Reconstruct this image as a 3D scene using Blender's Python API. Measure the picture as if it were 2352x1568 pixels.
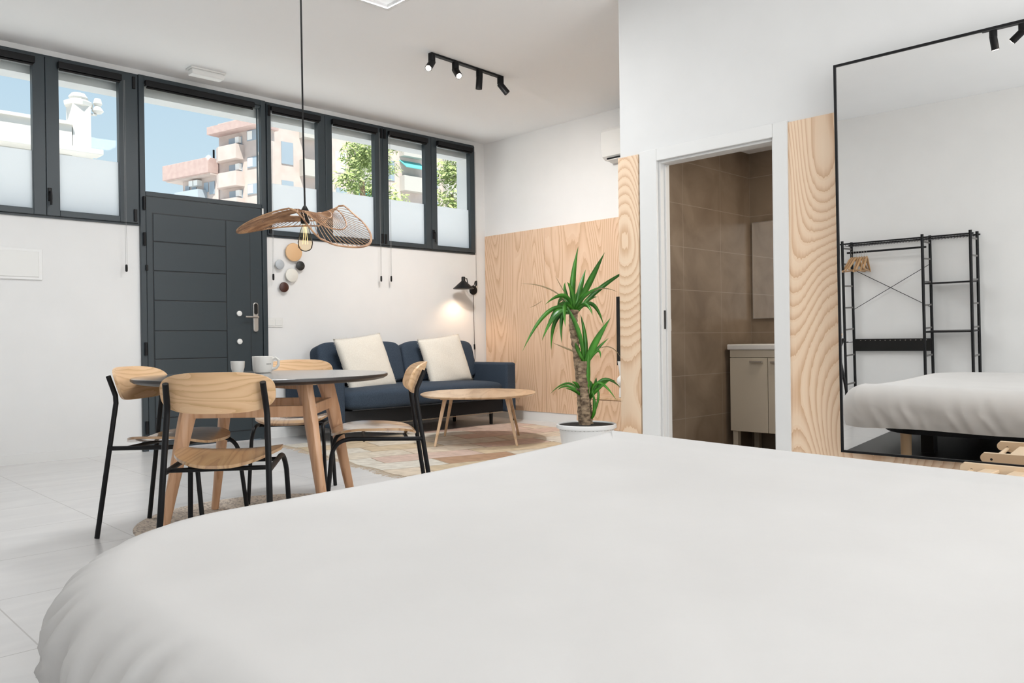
import bpy, bmesh, math, random
from mathutils import Vector, Matrix
random.seed(7)
D = bpy.data
SC = bpy.context.scene
COL = SC.collection
for o in list(D.objects): D.objects.remove(o)
PI = math.pi; R = math.radians

# ------------------------------------------------------------------ camera
cam_d = D.cameras.new('camera'); cam = D.objects.new('camera', cam_d); COL.objects.link(cam)
cam_d.sensor_width = 36.0; cam_d.lens = 28.398; cam_d.clip_start = .02; cam_d.clip_end = 400
yaw, pitch, roll = R(45.6334), R(-0.1502), R(-0.7468)
f = Vector((math.cos(yaw)*math.cos(pitch), math.sin(yaw)*math.cos(pitch), math.sin(pitch)))
r0 = Vector((math.sin(yaw), -math.cos(yaw), 0)); u0 = r0.cross(f)
rr = r0*math.cos(roll) + u0*math.sin(roll); uu = -r0*math.sin(roll) + u0*math.cos(roll)
M = Matrix((rr, uu, -f)).transposed().to_4x4(); M.translation = Vector((0, 0, .9))
cam.matrix_world = M
SC.camera = cam

# ------------------------------------------------------------------ view, world, sun, fill lights
SC.view_settings.view_transform = 'Standard'; SC.view_settings.look = 'None'
SC.view_settings.gamma = 1; SC.view_settings.use_curve_mapping = False
SC.view_settings.exposure = 0.13
w = D.worlds.new('world'); SC.world = w; w.use_nodes = True
nt = w.node_tree; nt.nodes.clear()
wo = nt.nodes.new('ShaderNodeOutputWorld'); bg = nt.nodes.new('ShaderNodeBackground')
tc = nt.nodes.new('ShaderNodeTexCoord'); sp = nt.nodes.new('ShaderNodeSeparateXYZ'); cr = nt.nodes.new('ShaderNodeValToRGB')
nt.links.new(tc.outputs['Generated'], sp.inputs[0]); nt.links.new(sp.outputs['Z'], cr.inputs[0])
cr.color_ramp.elements[0].position = 0.0; cr.color_ramp.elements[0].color = (.80, .90, .96, 1)
cr.color_ramp.elements[1].position = .55; cr.color_ramp.elements[1].color = (.36, .56, .80, 1)
e = cr.color_ramp.elements.new(.22); e.color = (.60, .77, .90, 1)
nt.links.new(cr.outputs[0], bg.inputs[0]); bg.inputs[1].default_value = .92
nt.links.new(bg.outputs[0], wo.inputs[0])

def light(name, typ, loc, target, energy, color=(1, 1, 1), **kw):
    l = D.lights.new(name, typ); l.energy = energy; l.color = color
    for k, v in kw.items(): setattr(l, k, v)
    o = D.objects.new(name, l); COL.objects.link(o); o.location = loc
    if target is not None:
        o.rotation_euler = (Vector(target)-Vector(loc)).to_track_quat('-Z', 'Y').to_euler()
    return o
light('sun', 'SUN', (0, 0, 30), (10, 14, 0), 8.0, (1, .95, .87), angle=R(.6))
# added area fill, set just inside an invented opening behind the camera
light('rear_fill', 'AREA', (2.55, -3.05, 1.75), (2.3, 4, 1.6), 118, (1, .985, .965), shape='RECTANGLE', size=3.3, size_y=2.6)
# fill panels added on the ceiling, all further back than its visible strip
for px_, py_, pw_ in ((2.0, 3.3, 14), (.9, 5.3, 11), (3.0, 4.25, 36)):
    light('ceiling_fill_panel', 'AREA', (px_, py_, 3.18), (px_, py_, 0), pw_, (.96, .985, 1), shape='SQUARE', size=.55)

# ------------------------------------------------------------------ materials
def mat(name, col, rough=.6, metal=0., spec=None, **kw):
    m = D.materials.new(name); m.use_nodes = True
    b = m.node_tree.nodes['Principled BSDF']
    b.inputs['Base Color'].default_value = (*col, 1); b.inputs['Roughness'].default_value = rough
    b.inputs['Metallic'].default_value = metal
    if spec is not None: b.inputs['Specular IOR Level'].default_value = spec
    for k, v in kw.items(): b.inputs[k].default_value = v
    return m
def noise_mat(name, c1, c2, scale, rough=.7, bump=.0, bscale=None, detail=4, metal=0, stretch=(1, 1, 1), coord='Object', lo=.35, hi=.65, spec=None, bdist=.002):
    m = mat(name, c1, rough, metal, spec); n = m.node_tree; b = n.nodes['Principled BSDF']
    t = n.nodes.new('ShaderNodeTexCoord'); mp = n.nodes.new('ShaderNodeMapping'); mp.inputs['Scale'].default_value = stretch
    n.links.new(t.outputs[coord], mp.inputs[0])
    nz = n.nodes.new('ShaderNodeTexNoise'); nz.inputs['Scale'].default_value = scale; nz.inputs['Detail'].default_value = detail
    n.links.new(mp.outputs[0], nz.inputs['Vector'])
    rp = n.nodes.new('ShaderNodeValToRGB'); rp.color_ramp.elements[0].position = lo; rp.color_ramp.elements[1].position = hi
    rp.color_ramp.elements[0].color = (*c1, 1); rp.color_ramp.elements[1].color = (*c2, 1)
    n.links.new(nz.outputs['Fac'], rp.inputs[0]); n.links.new(rp.outputs[0], b.inputs['Base Color'])
    if bump:
        nb = n.nodes.new('ShaderNodeTexNoise'); nb.inputs['Scale'].default_value = bscale or scale; nb.inputs['Detail'].default_value = 3
        n.links.new(mp.outputs[0], nb.inputs['Vector'])
        bp = n.nodes.new('ShaderNodeBump'); bp.inputs['Strength'].default_value = bump; bp.inputs['Distance'].default_value = bdist
        n.links.new(nb.outputs['Fac'], bp.inputs['Height']); n.links.new(bp.outputs[0], b.inputs['Normal'])
    return m
def wood_mat(name, light_c, mid, dark, rot=(0, 0, 0), su=2.0, sv=.32, rings=9., rough=.5, sharp=.5, off=(0, 0, 0)):
    """Flat-sawn grain: level lines of a smooth noise stretched along local Z."""
    m = mat(name, mid, rough); n = m.node_tree; b = n.nodes['Principled BSDF']; L = n.links.new
    t = n.nodes.new('ShaderNodeTexCoord'); mp0 = n.nodes.new('ShaderNodeMapping'); mp0.inputs['Rotation'].default_value = rot; mp0.inputs['Location'].default_value = off
    L(t.outputs['Object'], mp0.inputs[0])
    mp = n.nodes.new('ShaderNodeMapping'); mp.inputs['Scale'].default_value = (su, su, sv); L(mp0.outputs[0], mp.inputs[0])
    nz = n.nodes.new('ShaderNodeTexNoise'); nz.inputs['Scale'].default_value = 1.0; nz.inputs['Detail'].default_value = 1.2; nz.inputs['Roughness'].default_value = .35
    L(mp.outputs[0], nz.inputs['Vector'])
    mu = n.nodes.new('ShaderNodeMath'); mu.operation = 'MULTIPLY'; mu.inputs[1].default_value = rings*4; L(nz.outputs['Fac'], mu.inputs[0])
    si = n.nodes.new('ShaderNodeMath'); si.operation = 'FRACT'; L(mu.outputs[0], si.inputs[0])
    mpf = n.nodes.new('ShaderNodeMapping'); mpf.inputs['Scale'].default_value = (90, 90, 2.5); L(mp0.outputs[0], mpf.inputs[0])
    nf = n.nodes.new('ShaderNodeTexNoise'); nf.inputs['Scale'].default_value = 1; nf.inputs['Detail'].default_value = 2; L(mpf.outputs[0], nf.inputs['Vector'])
    ad = n.nodes.new('ShaderNodeMath'); ad.operation = 'MULTIPLY_ADD'; ad.inputs[1].default_value = .35; L(nf.outputs['Fac'], ad.inputs[0]); L(si.outputs[0], ad.inputs[2])
    rp = n.nodes.new('ShaderNodeValToRGB'); er = rp.color_ramp.elements
    er[0].position = .12; er[0].color = (*light_c, 1); er[1].position = 1.12 if False else .98; er[1].color = (*dark, 1)
    x = er.new(sharp+.1); x.color = (*mid, 1); x = er.new(1.0); x.color = (*mid, 1)
    L(ad.outputs[0], rp.inputs[0]); L(rp.outputs[0], b.inputs['Base Color'])
    return m

WALL = noise_mat('white_plaster', (.79, .79, .785), (.81, .81, .805), 3, .85, .06, 60)
CEIL = noise_mat('ceiling_paint', (.93, .94, .95), (.945, .955, .965), 2, .9)
ANTH = mat('anthracite_lacquer', (.030, .042, .050), .38)
ANTHD = mat('anthracite_shadow_gap', (.010, .013, .016), .5)
BLK = mat('black_metal', (.007, .007, .008), .45, spec=.25)
BLKR = mat('black_plastic', (.007, .007, .007), .5, spec=.3)
WHT = mat('white_lacquer', (.80, .80, .79), .35)
WHTP = mat('white_plastic', (.78, .78, .76), .4)
STEEL = mat('brushed_steel', (.62, .60, .57), .3, .9)
PINE = wood_mat('pine_plywood', (.91, .71, .52), (.88, .66, .47), (.70, .45, .27), su=1.35, sv=.50, rings=15, rough=.45, sharp=.45)
PINE2 = wood_mat('pale_pine_plywood', (.77, .57, .41), (.73, .52, .36), (.59, .38, .23), su=2.6, sv=.42, rings=8, rough=.45, sharp=.45, off=(3.3, 1, .7))
BEECH = wood_mat('beech_legs', (.70, .42, .25), (.66, .38, .22), (.56, .30, .16), su=14, sv=1.0, rings=1.6, rough=.4)
OAK = wood_mat('oak_veneer', (.80, .55, .33), (.76, .50, .29), (.62, .38, .19), rot=(0, R(90), 0), su=12, sv=.9, rings=1.9, rough=.4)
OAKS = wood_mat('oak_seat_veneer', (.60, .37, .18), (.53, .31, .14), (.38, .20, .09), rot=(R(90), 0, 0), su=9, sv=.9, rings=2.6, rough=.33)
OAKT = wood_mat('oak_table_top', (.74, .53, .35), (.68, .47, .29), (.55, .35, .20), rot=(0, R(90), 0), su=6, sv=.8, rings=1.6, rough=.3)
NAVY = noise_mat('navy_upholstery', (.024, .038, .060), (.048, .068, .098), 220, .85, .3, 400, spec=.3)
NAVYD = noise_mat('dark_sofa_base_cloth', (.014, .015, .018), (.024, .026, .030), 200, .9, .2)
LINEN = noise_mat('cream_linen', (.66, .62, .55), (.72, .69, .62), 120, .9, .25, 260)
SHEET = noise_mat('white_cotton', (.625, .612, .600), (.655, .642, .630), 2.0, .8, .10, 7, bdist=.02)
TABLET = mat('dark_laminate_top', (.030, .032, .036), .22, spec=.7)
for m_, cw_, cr_ in ((OAKS, 1, .14), (TABLET, 1, .22), (OAKT, .4, .2)):
    b_m = m_.node_tree.nodes['Principled BSDF']; b_m.inputs['Coat Weight'].default_value = cw_; b_m.inputs['Coat Roughness'].default_value = cr_; b_m.inputs['Coat IOR'].default_value = 1.6 if m_ is OAKT else 1.9
TEDGE = mat('dark_table_edge', (.020, .015, .014), .4)
CERAM = mat('white_ceramic', (.82, .80, .76), .25)
LEAF = noise_mat('yucca_leaf', (.022, .13, .012), (.085, .33, .03), 6, .32, coord='Object', spec=.6)
LEAFB = mat('dry_leaf', (.32, .24, .13), .6)
BARK = noise_mat('yucca_bark', (.10, .065, .04), (.42, .31, .20), 22, .9, .8, 60, stretch=(1, 1, 2.2), bdist=.008)
SOIL = noise_mat('dark_soil', (.006, .006, .006), (.035, .028, .022), 60, 1.0, .8, 90, bdist=.01)
RATTAN = noise_mat('rattan_straw', (.24, .115, .055), (.55, .32, .17), 16, .6)
MIRROR = mat('mirror_silver', (.95, .95, .94), .0, 1.0)
JUTE = noise_mat('braided_jute', (.30, .25, .22), (.70, .60, .50), 70, 1.0, 1.0, 120, bdist=.01, lo=.36, hi=.52)
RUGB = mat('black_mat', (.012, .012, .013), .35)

def glass_mat(name, tint=(1, 1, 1)):
    m = D.materials.new(name); m.use_nodes = True; n = m.node_tree; n.nodes.clear()
    out = n.nodes.new('ShaderNodeOutputMaterial'); mx = n.nodes.new('ShaderNodeMixShader')
    tr = n.nodes.new('ShaderNodeBsdfTransparent'); tr.inputs[0].default_value = (*tint, 1)
    gl = n.nodes.new('ShaderNodeBsdfGlossy'); gl.inputs['Roughness'].default_value = 0.0
    fr = n.nodes.new('ShaderNodeLayerWeight'); fr.inputs[0].default_value = .12
    n.links.new(fr.outputs['Fresnel'], mx.inputs[0]); n.links.new(tr.outputs[0], mx.inputs[1]); n.links.new(gl.outputs[0], mx.inputs[2])
    n.links.new(mx.outputs[0], out.inputs[0]); return m
GLASS = glass_mat('window_glass', (.97, .985, .98))
BULBG = glass_mat('bulb_glass', (1, .93, .80))
def film_mat():
    m = D.materials.new('frosted_film'); m.use_nodes = True; n = m.node_tree; n.nodes.clear()
    out = n.nodes.new('ShaderNodeOutputMaterial')
    a = n.nodes.new('ShaderNodeBsdfTranslucent'); a.inputs[0].default_value = (.93, .94, .95, 1)
    d = n.nodes.new('ShaderNodeBsdfDiffuse'); d.inputs[0].default_value = (.85, .86, .87, 1)
    mx = n.nodes.new('ShaderNodeMixShader'); mx.inputs[0].default_value = .15
    n.links.new(a.outputs[0], mx.inputs[1]); n.links.new(d.outputs[0], mx.inputs[2]); n.links.new(mx.outputs[0], out.inputs[0]); return m
FILM = film_mat()
def emit_mat(name, col, s):
    m = mat(name, col, .5); b = m.node_tree.nodes['Principled BSDF']
    b.inputs['Emission Color'].default_value = (*col, 1); b.inputs['Emission Strength'].default_value = s; return m
LEDW = emit_mat('lit_lamp_face', (1, .86, .70), 14)
FILA = emit_mat('lit_filament', (1, .70, .35), 2.0)

def tile_mat(name, c1, c2, grout, sx, sy, ox, oy, axes='XY', gw=.003, rough=.35, nscale=3.0, streak=(1, 1, 1), vein=None, bump=0):
    m = mat(name, c1, rough); n = m.node_tree; b = n.nodes['Principled BSDF']; L = n.links.new
    t = n.nodes.new('ShaderNodeTexCoord'); s = n.nodes.new('ShaderNodeSeparateXYZ'); L(t.outputs['Object'], s.inputs[0])
    def line(ax, size, o):
        a = n.nodes.new('ShaderNodeMath'); a.operation = 'SUBTRACT'; L(s.outputs[ax], a.inputs[0]); a.inputs[1].default_value = o
        p = n.nodes.new('ShaderNodeMath'); p.operation = 'PINGPONG'; L(a.outputs[0], p.inputs[0]); p.inputs[1].default_value = size/2
        q = n.nodes.new('ShaderNodeMath'); q.operation = 'LESS_THAN'; L(p.outputs[0], q.inputs[0]); q.inputs[1].default_value = gw/2; return q
    q1 = line(axes[0], sx, ox); q2 = line(axes[1], sy, oy)
    mxm = n.nodes.new('ShaderNodeMath'); mxm.operation = 'MAXIMUM'; L(q1.outputs[0], mxm.inputs[0]); L(q2.outputs[0], mxm.inputs[1])
    mp = n.nodes.new('ShaderNodeMapping'); mp.inputs['Scale'].default_value = streak; L(t.outputs['Object'], mp.inputs[0])
    nz = n.nodes.new('ShaderNodeTexNoise'); nz.inputs['Scale'].default_value = nscale; nz.inputs['Detail'].default_value = 6; nz.inputs['Distortion'].default_value = .8
    L(mp.outputs[0], nz.inputs['Vector'])
    rp = n.nodes.new('ShaderNodeValToRGB'); rp.color_ramp.elements[0].position = .35; rp.color_ramp.elements[1].position = .68
    rp.color_ramp.elements[0].color = (*c1, 1); rp.color_ramp.elements[1].color = (*c2, 1); L(nz.outputs['Fac'], rp.inputs[0])
    src = rp.outputs[0]
    mx = n.nodes.new('ShaderNodeMixRGB'); L(mxm.outputs[0], mx.inputs[0]); L(src, mx.inputs[1]); mx.inputs[2].default_value = (*grout, 1)
    L(mx.outputs[0], b.inputs['Base Color']); return m
FLOORM = tile_mat('pale_stone_tile', (.66, .65, .645), (.73, .72, .71), (.48, .465, .45), .70, .61, .67, 3.32, gw=.005, rough=.28, nscale=2.0, streak=(1, 3, 1))
BTILE = tile_mat('brown_stone_tile', (.20, .150, .108), (.30, .235, .175), (.36, .30, .24), .49, .30, 4.82, .03, 'XZ', gw=.004, rough=.35, nscale=3.5)
BTILEY = tile_mat('brown_stone_tile_end', (.19, .145, .105), (.28, .22, .165), (.36, .30, .24), .60, .30, 3.2, .03, 'YZ', gw=.004, rough=.35, nscale=3.5)

# ------------------------------------------------------------------ mesh builder
class MB:
    def __init__(s): s.v = []; s.f = []
    def add(s, vs, fs):
        o = len(s.v); s.v += [tuple(v) for v in vs]; s.f += [tuple(i+o for i in q) for q in fs]; return s
    def box(s, a, b):
        x0, y0, z0 = [min(a[i], b[i]) for i in range(3)]; x1, y1, z1 = [max(a[i], b[i]) for i in range(3)]
        return s.add([(x0, y0, z0), (x1, y0, z0), (x1, y1, z0), (x0, y1, z0), (x0, y0, z1), (x1, y0, z1), (x1, y1, z1), (x0, y1, z1)],
                     [(0, 3, 2, 1), (4, 5, 6, 7), (0, 1, 5, 4), (1, 2, 6, 5), (2, 3, 7, 6), (3, 0, 4, 7)])
    def hexa(s, bot, top):
        return s.add(list(bot)+list(top), [(3, 2, 1, 0), (4, 5, 6, 7), (0, 1, 5, 4), (1, 2, 6, 5), (2, 3, 7, 6), (3, 0, 4, 7)])
    def tube(s, path, rad, seg=10, cap=True, squash=1.0):
        P = [Vector(p) for p in path]; n = len(P)
        rs = rad if isinstance(rad, (list, tuple)) else [rad]*n
        T = []
        for i in range(n):
            t = (P[min(i+1, n-1)]-P[max(i-1, 0)]); T.append(t.normalized() if t.length > 1e-9 else Vector((0, 0, 1)))
        a = T[0].orthogonal().normalized(); vs = []; fs = []
        for i in range(n):
            a = (a-T[i]*a.dot(T[i])); a = a.normalized() if a.length > 1e-6 else T[i].orthogonal().normalized()
            b = T[i].cross(a)
            for k in range(seg):
                g = 2*PI*k/seg; vs.append(P[i]+(a*math.cos(g)+b*math.sin(g)*squash)*rs[i])
        for i in range(n-1):
            for k in range(seg):
                k2 = (k+1) % seg; fs.append((i*seg+k, i*seg+k2, (i+1)*seg+k2, (i+1)*seg+k))
        if cap: fs.append(tuple(range(seg-1, -1, -1))); fs.append(tuple((n-1)*seg+k for k in range(seg)))
        return s.add(vs, fs)
    def lathe(s, prof, c=(0, 0, 0), seg=32, axis='Z', closed=False):
        vs = []; fs = []; n = len(prof)
        for (rd, h) in prof:
            for k in range(seg):
                g = 2*PI*k/seg; x, y, z = rd*math.cos(g), rd*math.sin(g), h
                if axis == 'Y': x, y, z = x, h, y
                if axis == 'X': x, y, z = h, x, y
                vs.append((c[0]+x, c[1]+y, c[2]+z))
        for i in range(n-1):
            for k in range(seg):
                k2 = (k+1) % seg; fs.append((i*seg+k, i*seg+k2, (i+1)*seg+k2, (i+1)*seg+k))
        fs.append(tuple(range(seg-1, -1, -1))); fs.append(tuple((n-1)*seg+k for k in range(seg)))
        return s.add(vs, fs)
    def prism(s, poly, h0, h1, axis='Z'):
        n = len(poly)
        def pt(p, h):
            return (p[0], p[1], h) if axis == 'Z' else ((p[0], h, p[1]) if axis == 'Y' else (h, p[0], p[1]))
        vs = [pt(p, h0) for p in poly]+[pt(p, h1) for p in poly]
        fs = [tuple(range(n-1, -1, -1)), tuple(range(n, 2*n))]+[(i, (i+1) % n, n+(i+1) % n, n+i) for i in range(n)]
        return s.add(vs, fs)
    def grid(s, fn, nu, nv, closeu=False):
        vs = [fn(i/(nu if closeu else nu-1), j/(nv-1)) for j in range(nv) for i in range(nu)]; fs = []
        for j in range(nv-1):
            for i in range(nu if closeu else nu-1):
                i2 = (i+1) % nu; fs.append((j*nu+i, j*nu+i2, (j+1)*nu+i2, (j+1)*nu+i))
        return s.add(vs, fs)
    def xf(s, m):
        s.v = [tuple(m @ Vector(v)) for v in s.v]; return s
    def build(s, name, m, parent=None, smooth=False, bevel=0, loc=None, rot=None, sub=0, autos=None):
        me = D.meshes.new(name); me.from_pydata(s.v, [], s.f); me.materials.append(m)
        bm = bmesh.new(); bm.from_mesh(me); bmesh.ops.recalc_face_normals(bm, faces=bm.faces)
        for fc in bm.faces: fc.smooth = smooth
        if smooth:
            for ed in bm.edges:
                if len(ed.link_faces) == 2 and ed.calc_face_angle(0) > R(autos or 40): ed.smooth = False
        bm.to_mesh(me); bm.free()
        o = D.objects.new(name, me); COL.objects.link(o)
        if parent is not None: o.parent = parent
        if loc: o.location = loc
        if rot: o.rotation_euler = rot
        if bevel:
            b = o.modifiers.new('bevel', 'BEVEL'); b.width = bevel; b.segments = 2; b.limit_method = 'ANGLE'; b.angle_limit = R(50)
        if sub:
            q = o.modifiers.new('sub', 'SUBSURF'); q.levels = sub; q.render_levels = sub
        return o
def tag(o, label, cat, group=None, kind=None):
    o['label'] = label; o['category'] = cat
    if group: o['group'] = group
    if kind: o['kind'] = kind
    return o
def thing(name, label, cat, loc=(0, 0, 0), rz=0, group=None):
    o = D.objects.new(name, None); COL.objects.link(o); o.location = loc; o.rotation_euler = (0, 0, rz); o.empty_display_size = .1
    return tag(o, label, cat, group)
def struct(name, loc=(0, 0, 0), mb=None, m=None, **k):
    if mb is None:
        o = D.objects.new(name, None); COL.objects.link(o); o.location = loc
    else: o = mb.build(name, m, **k)
    o['kind'] = 'structure'; return o
def copy_tree(o, parent=None):
    c = o.copy(); COL.objects.link(c)
    if parent is not None: c.parent = parent
    for ch in [x for x in D.objects if x.parent == o]: copy_tree(ch, c)
    return c
def rrect(x0, y0, x1, y1, r, n=6):
    P = []
    for cx, cy, a in ((x1-r, y1-r, 0), (x0+r, y1-r, 90), (x0+r, y0+r, 180), (x1-r, y0+r, 270)):
        for i in range(n+1):
            g = R(a+90*i/n); P.append((cx+r*math.cos(g), cy+r*math.sin(g)))
    return P
def bez(p0, p1, p2, n=10):
    p0, p1, p2 = Vector(p0), Vector(p1), Vector(p2)
    return [p0*(1-t)**2+p1*2*t*(1-t)+p2*t*t for t in [i/n for i in range(n+1)]]

# ------------------------------------------------------------------ the room
YW = 7.015; XB = 6.441; XM = 4.35; ZC = 3.2; XL = -1.15; YR = -3.2; YS = 3.378; TH = .3
struct('floor', mb=MB().box((XL-.2, YR-.2, -.1), (XB+.2, YW+TH, 0)), m=FLOORM)
struct('ceiling', mb=MB().box((XL-.2, YR-.2, ZC), (XB+.3, YW+TH, ZC+.15)), m=CEIL)
wl = MB()
wl.box((XL-.2, YW, 0), (-.16, YW+TH, ZC)).box((-.16, YW, 0), (2.51, YW+TH, 1.89)).box((3.65, YW, 0), (6.27, YW+TH, 1.89))
wl.box((6.27, YW, 0), (XB+.2, YW+TH, ZC)).box((-.16, YW, 3.155), (6.27, YW+TH, ZC)).box((-.16, YW+.12, 3.02), (6.27, YW+TH, 3.155))
struct('wall_left', mb=wl, m=WALL)
struct('wall_back', mb=MB().box((XB, YS-.5, 0), (XB+.2, YW, ZC)), m=WALL)
wr = MB()   # bathroom box: front face x=XM, side face y=YS, door opening y 2.264..3.07, z<2.04
wr.box((XM, 3.07, 0), (XM+.10, YS, ZC)).box((XM, YR, 0), (XM+.10, 2.264, ZC)).box((XM, 2.264, 2.04), (XM+.10, 3.07, ZC))
wr.box((XM+.10, 3.26, 0), (XB, YS, ZC))
struct('wall_right', mb=wr, m=WALL)
struct('wall_rear', mb=MB().box((XL-.2, YR, 0), (XL, YW, ZC)), m=WALL)
wf = MB().box((XL, YR-.2, 0), (XM, YR, .3)).box((XL, YR-.2, 3.1), (XM, YR, ZC)).box((XL, YR-.2, .3), (-.6, YR, 3.1)).box((4.2, YR-.2, .3), (XM, YR, 3.1))  # unseen wall, its wide opening added for the rear fill
struct('wall_front', mb=wf, m=WALL)
# bathroom interior
struct('wall_bath_left', mb=MB().box((XM+.10, 3.2, 0), (5.74, 3.26, 2.32)), m=BTILE)
struct('wall_bath_back', mb=MB().box((5.74, .9, 0), (5.80, 3.26, 2.32)), m=BTILEY)
struct('wall_bath_right', mb=MB().box((XM+.10, .9, 0), (5.74, .96, 2.32)), m=BTILE)
struct('ceiling_bath', mb=MB().box((XM+.10, .9, 2.32), (5.80, 3.26, 2.36)), m=CEIL)
struct('floor_bath', mb=MB().box((XM, .96, 0), (5.74, 3.2, .004)), m=BTILEY)
struct('baseboard_left', mb=MB().box((XL, YW-.012, 0), (2.50, YW, .075)), m=WHT)
struct('baseboard_window', mb=MB().box((3.66, YW-.012, 0), (XB, YW, .075)), m=WHT)
struct('baseboard_back', mb=MB().box((XB-.012, YS, 0), (XB, YW-.012, .10)), m=WHT)
struct('baseboard_rear', mb=MB().box((XL, YR, 0), (XL+.012, YW-.012, .075)), m=WHT)
# plywood cladding
for i, (a, b) in enumerate(((YS+.002, 3.60), (3.604, 4.82), (4.824, 6.04), (6.044, YW-.013))):
    struct('trim_%d' % (i+1), mb=MB().box((XB-.018, a, .10), (XB, b, 2.11)), m=PINE2)
struct('trim_5', mb=MB().box((XM-.014, 3.222, 0), (XM, YS+.01, 2.11)), m=PINE)
struct('trim_6', mb=MB().box((XM-.014, .955, 0), (XM, 2.173, 2.11)), m=PINE)
struct('trim_7', mb=MB().box((XM-.014, -.30, 0), (XM, .951, 2.11)), m=PINE)

# recessed square surrounds made up for the added ceiling fill panels
for i, (px_, py_) in enumerate(((2.0, 3.3), (.9, 5.3), (3.0, 4.25))):
    q = MB()
    for x0, y0, x1, y1 in ((-.31, -.31, .31, -.28), (-.31, .28, .31, .31), (-.31, -.28, -.28, .28), (.28, -.28, .31, .28)):
        q.box((px_+x0, py_+y0, ZC-.028), (px_+x1, py_+y1, ZC))
    struct('trim_%d' % (i+8), mb=q, m=WHT)

# ------------------------------------------------------------------ bathroom door frame
d2 = struct('door_2', (XM, 2.67, 0))
c = MB().box((-.024, .40, 0), (0, .535, 2.12)).box((-.024, -.497, 0), (0, -.406, 2.12)).box((-.024, -.406, 2.04), (0, .40, 2.12))
c.build('casing', WHT, d2, bevel=.004)
c = MB().box((0, .385, 0), (.10, .40, 2.04)).box((0, -.406, 0), (.10, -.391, 2.04)).box((0, -.391, 2.025), (.10, .385, 2.04))
c.box((.04, .372, 0), (.055, .385, 2.02)).box((.04, -.391, 0), (.055, -.380, 2.02))
c.build('jamb', WHT, d2, bevel=.002)
MB().box((.02, .381, .955), (.036, .386, 1.075)).build('strike_plate', mat('dark_steel', (.10, .10, .10), .35, .8), d2)

# ------------------------------------------------------------------ entry door with transom
d1 = struct('door_1', (3.08, YW, 0))
L0, L1 = 2.51-3.08, 3.65-3.08
fr = MB().box((L0, -.03, 0), (L0+.045, .07, 3.155)).box((L1-.045, -.03, 0), (L1, .07, 3.155)).box((L0+.045, -.03, 3.105), (L1-.045, .07, 3.155))
fr.build('frame', ANTH, d1, bevel=.003)
leaf = MB().box((L0+.050, -.022, 0.01), (L1-.050, .035, 2.14))
leaf.build('leaf', ANTH, d1, bevel=.003)
tr = MB().box((L0+.047, -.026, 2.145), (L1-.047, .05, 2.185)).box((L0+.047, -.02, 3.085), (L1-.047, .05, 3.105))
tr.build('transom_rail', ANTH, d1, bevel=.003)
pn = MB()   # five stacked boards and a side stile
zs = [2.005, 1.766, 1.519, 1.268, 1.01, .77, .52, .27, .10]
for a, b in zip(zs[1:], zs[:-1]): pn.box((2.615-3.08, -.029, a+.004), (3.247-3.08, -.022, b-.004))
pn.box((3.255-3.08, -.029, .104), (3.478-3.08, -.022, 2.001))
pn.build('raised_panel', ANTH, d1, bevel=.003)
MB().box((2.608-3.08, -.0235, .096), (3.484-3.08, -.0215, 2.009)).build('panel_groove', ANTHD, d1)
MB().box((L0+.047, .02, 2.185), (L1-.047, .028, 3.085)).build('transom_glass', GLASS, d1)
for z in (2.08, 1.78, .86, .2):
    MB().tube([(L0+.028, -.045, z-.055), (L0+.028, -.045, z+.055)], .012, 10).build('hinge', BLK, d1, smooth=True)
es = MB().prism(rrect(3.498-3.08, 1.0, 3.545-3.08, 1.27, .0225), -.045, -.022, 'Y').build('escutcheon', STEEL, d1, bevel=.003)
MB().prism(rrect(3.504-3.08, 1.16, 3.539-3.08, 1.262, .017), -.049, -.044, 'Y').build('keypad', BLKR, es)
MB().tube([(3.522-3.08, -.045, 1.135), (3.522-3.08, -.085, 1.135), (3.51-3.08, -.09, 1.135), (3.40-3.08, -.09, 1.135)], .010, 12).build('lever_handle', STEEL, d1, smooth=True)
for z in (1.167, .913):
    MB().lathe([(.014, 0), (.014, -.004), (.024, -.006), (.024, -.018), (.018, -.022)], (3.363-3.08, -.028, z), 24, 'Y').build('lock_cap', WHTP, d1, smooth=True)
MB().box((2.545-3.08, -.052, 1.515), (2.562-3.08, -.034, 1.565)).build('blind_weight', BLKR, d1, bevel=.004)
MB().box((3.60-3.08, -.042, 2.09), (3.612-3.08, -.03, 2.145)).build('bracket', WHTP, d1)

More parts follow.
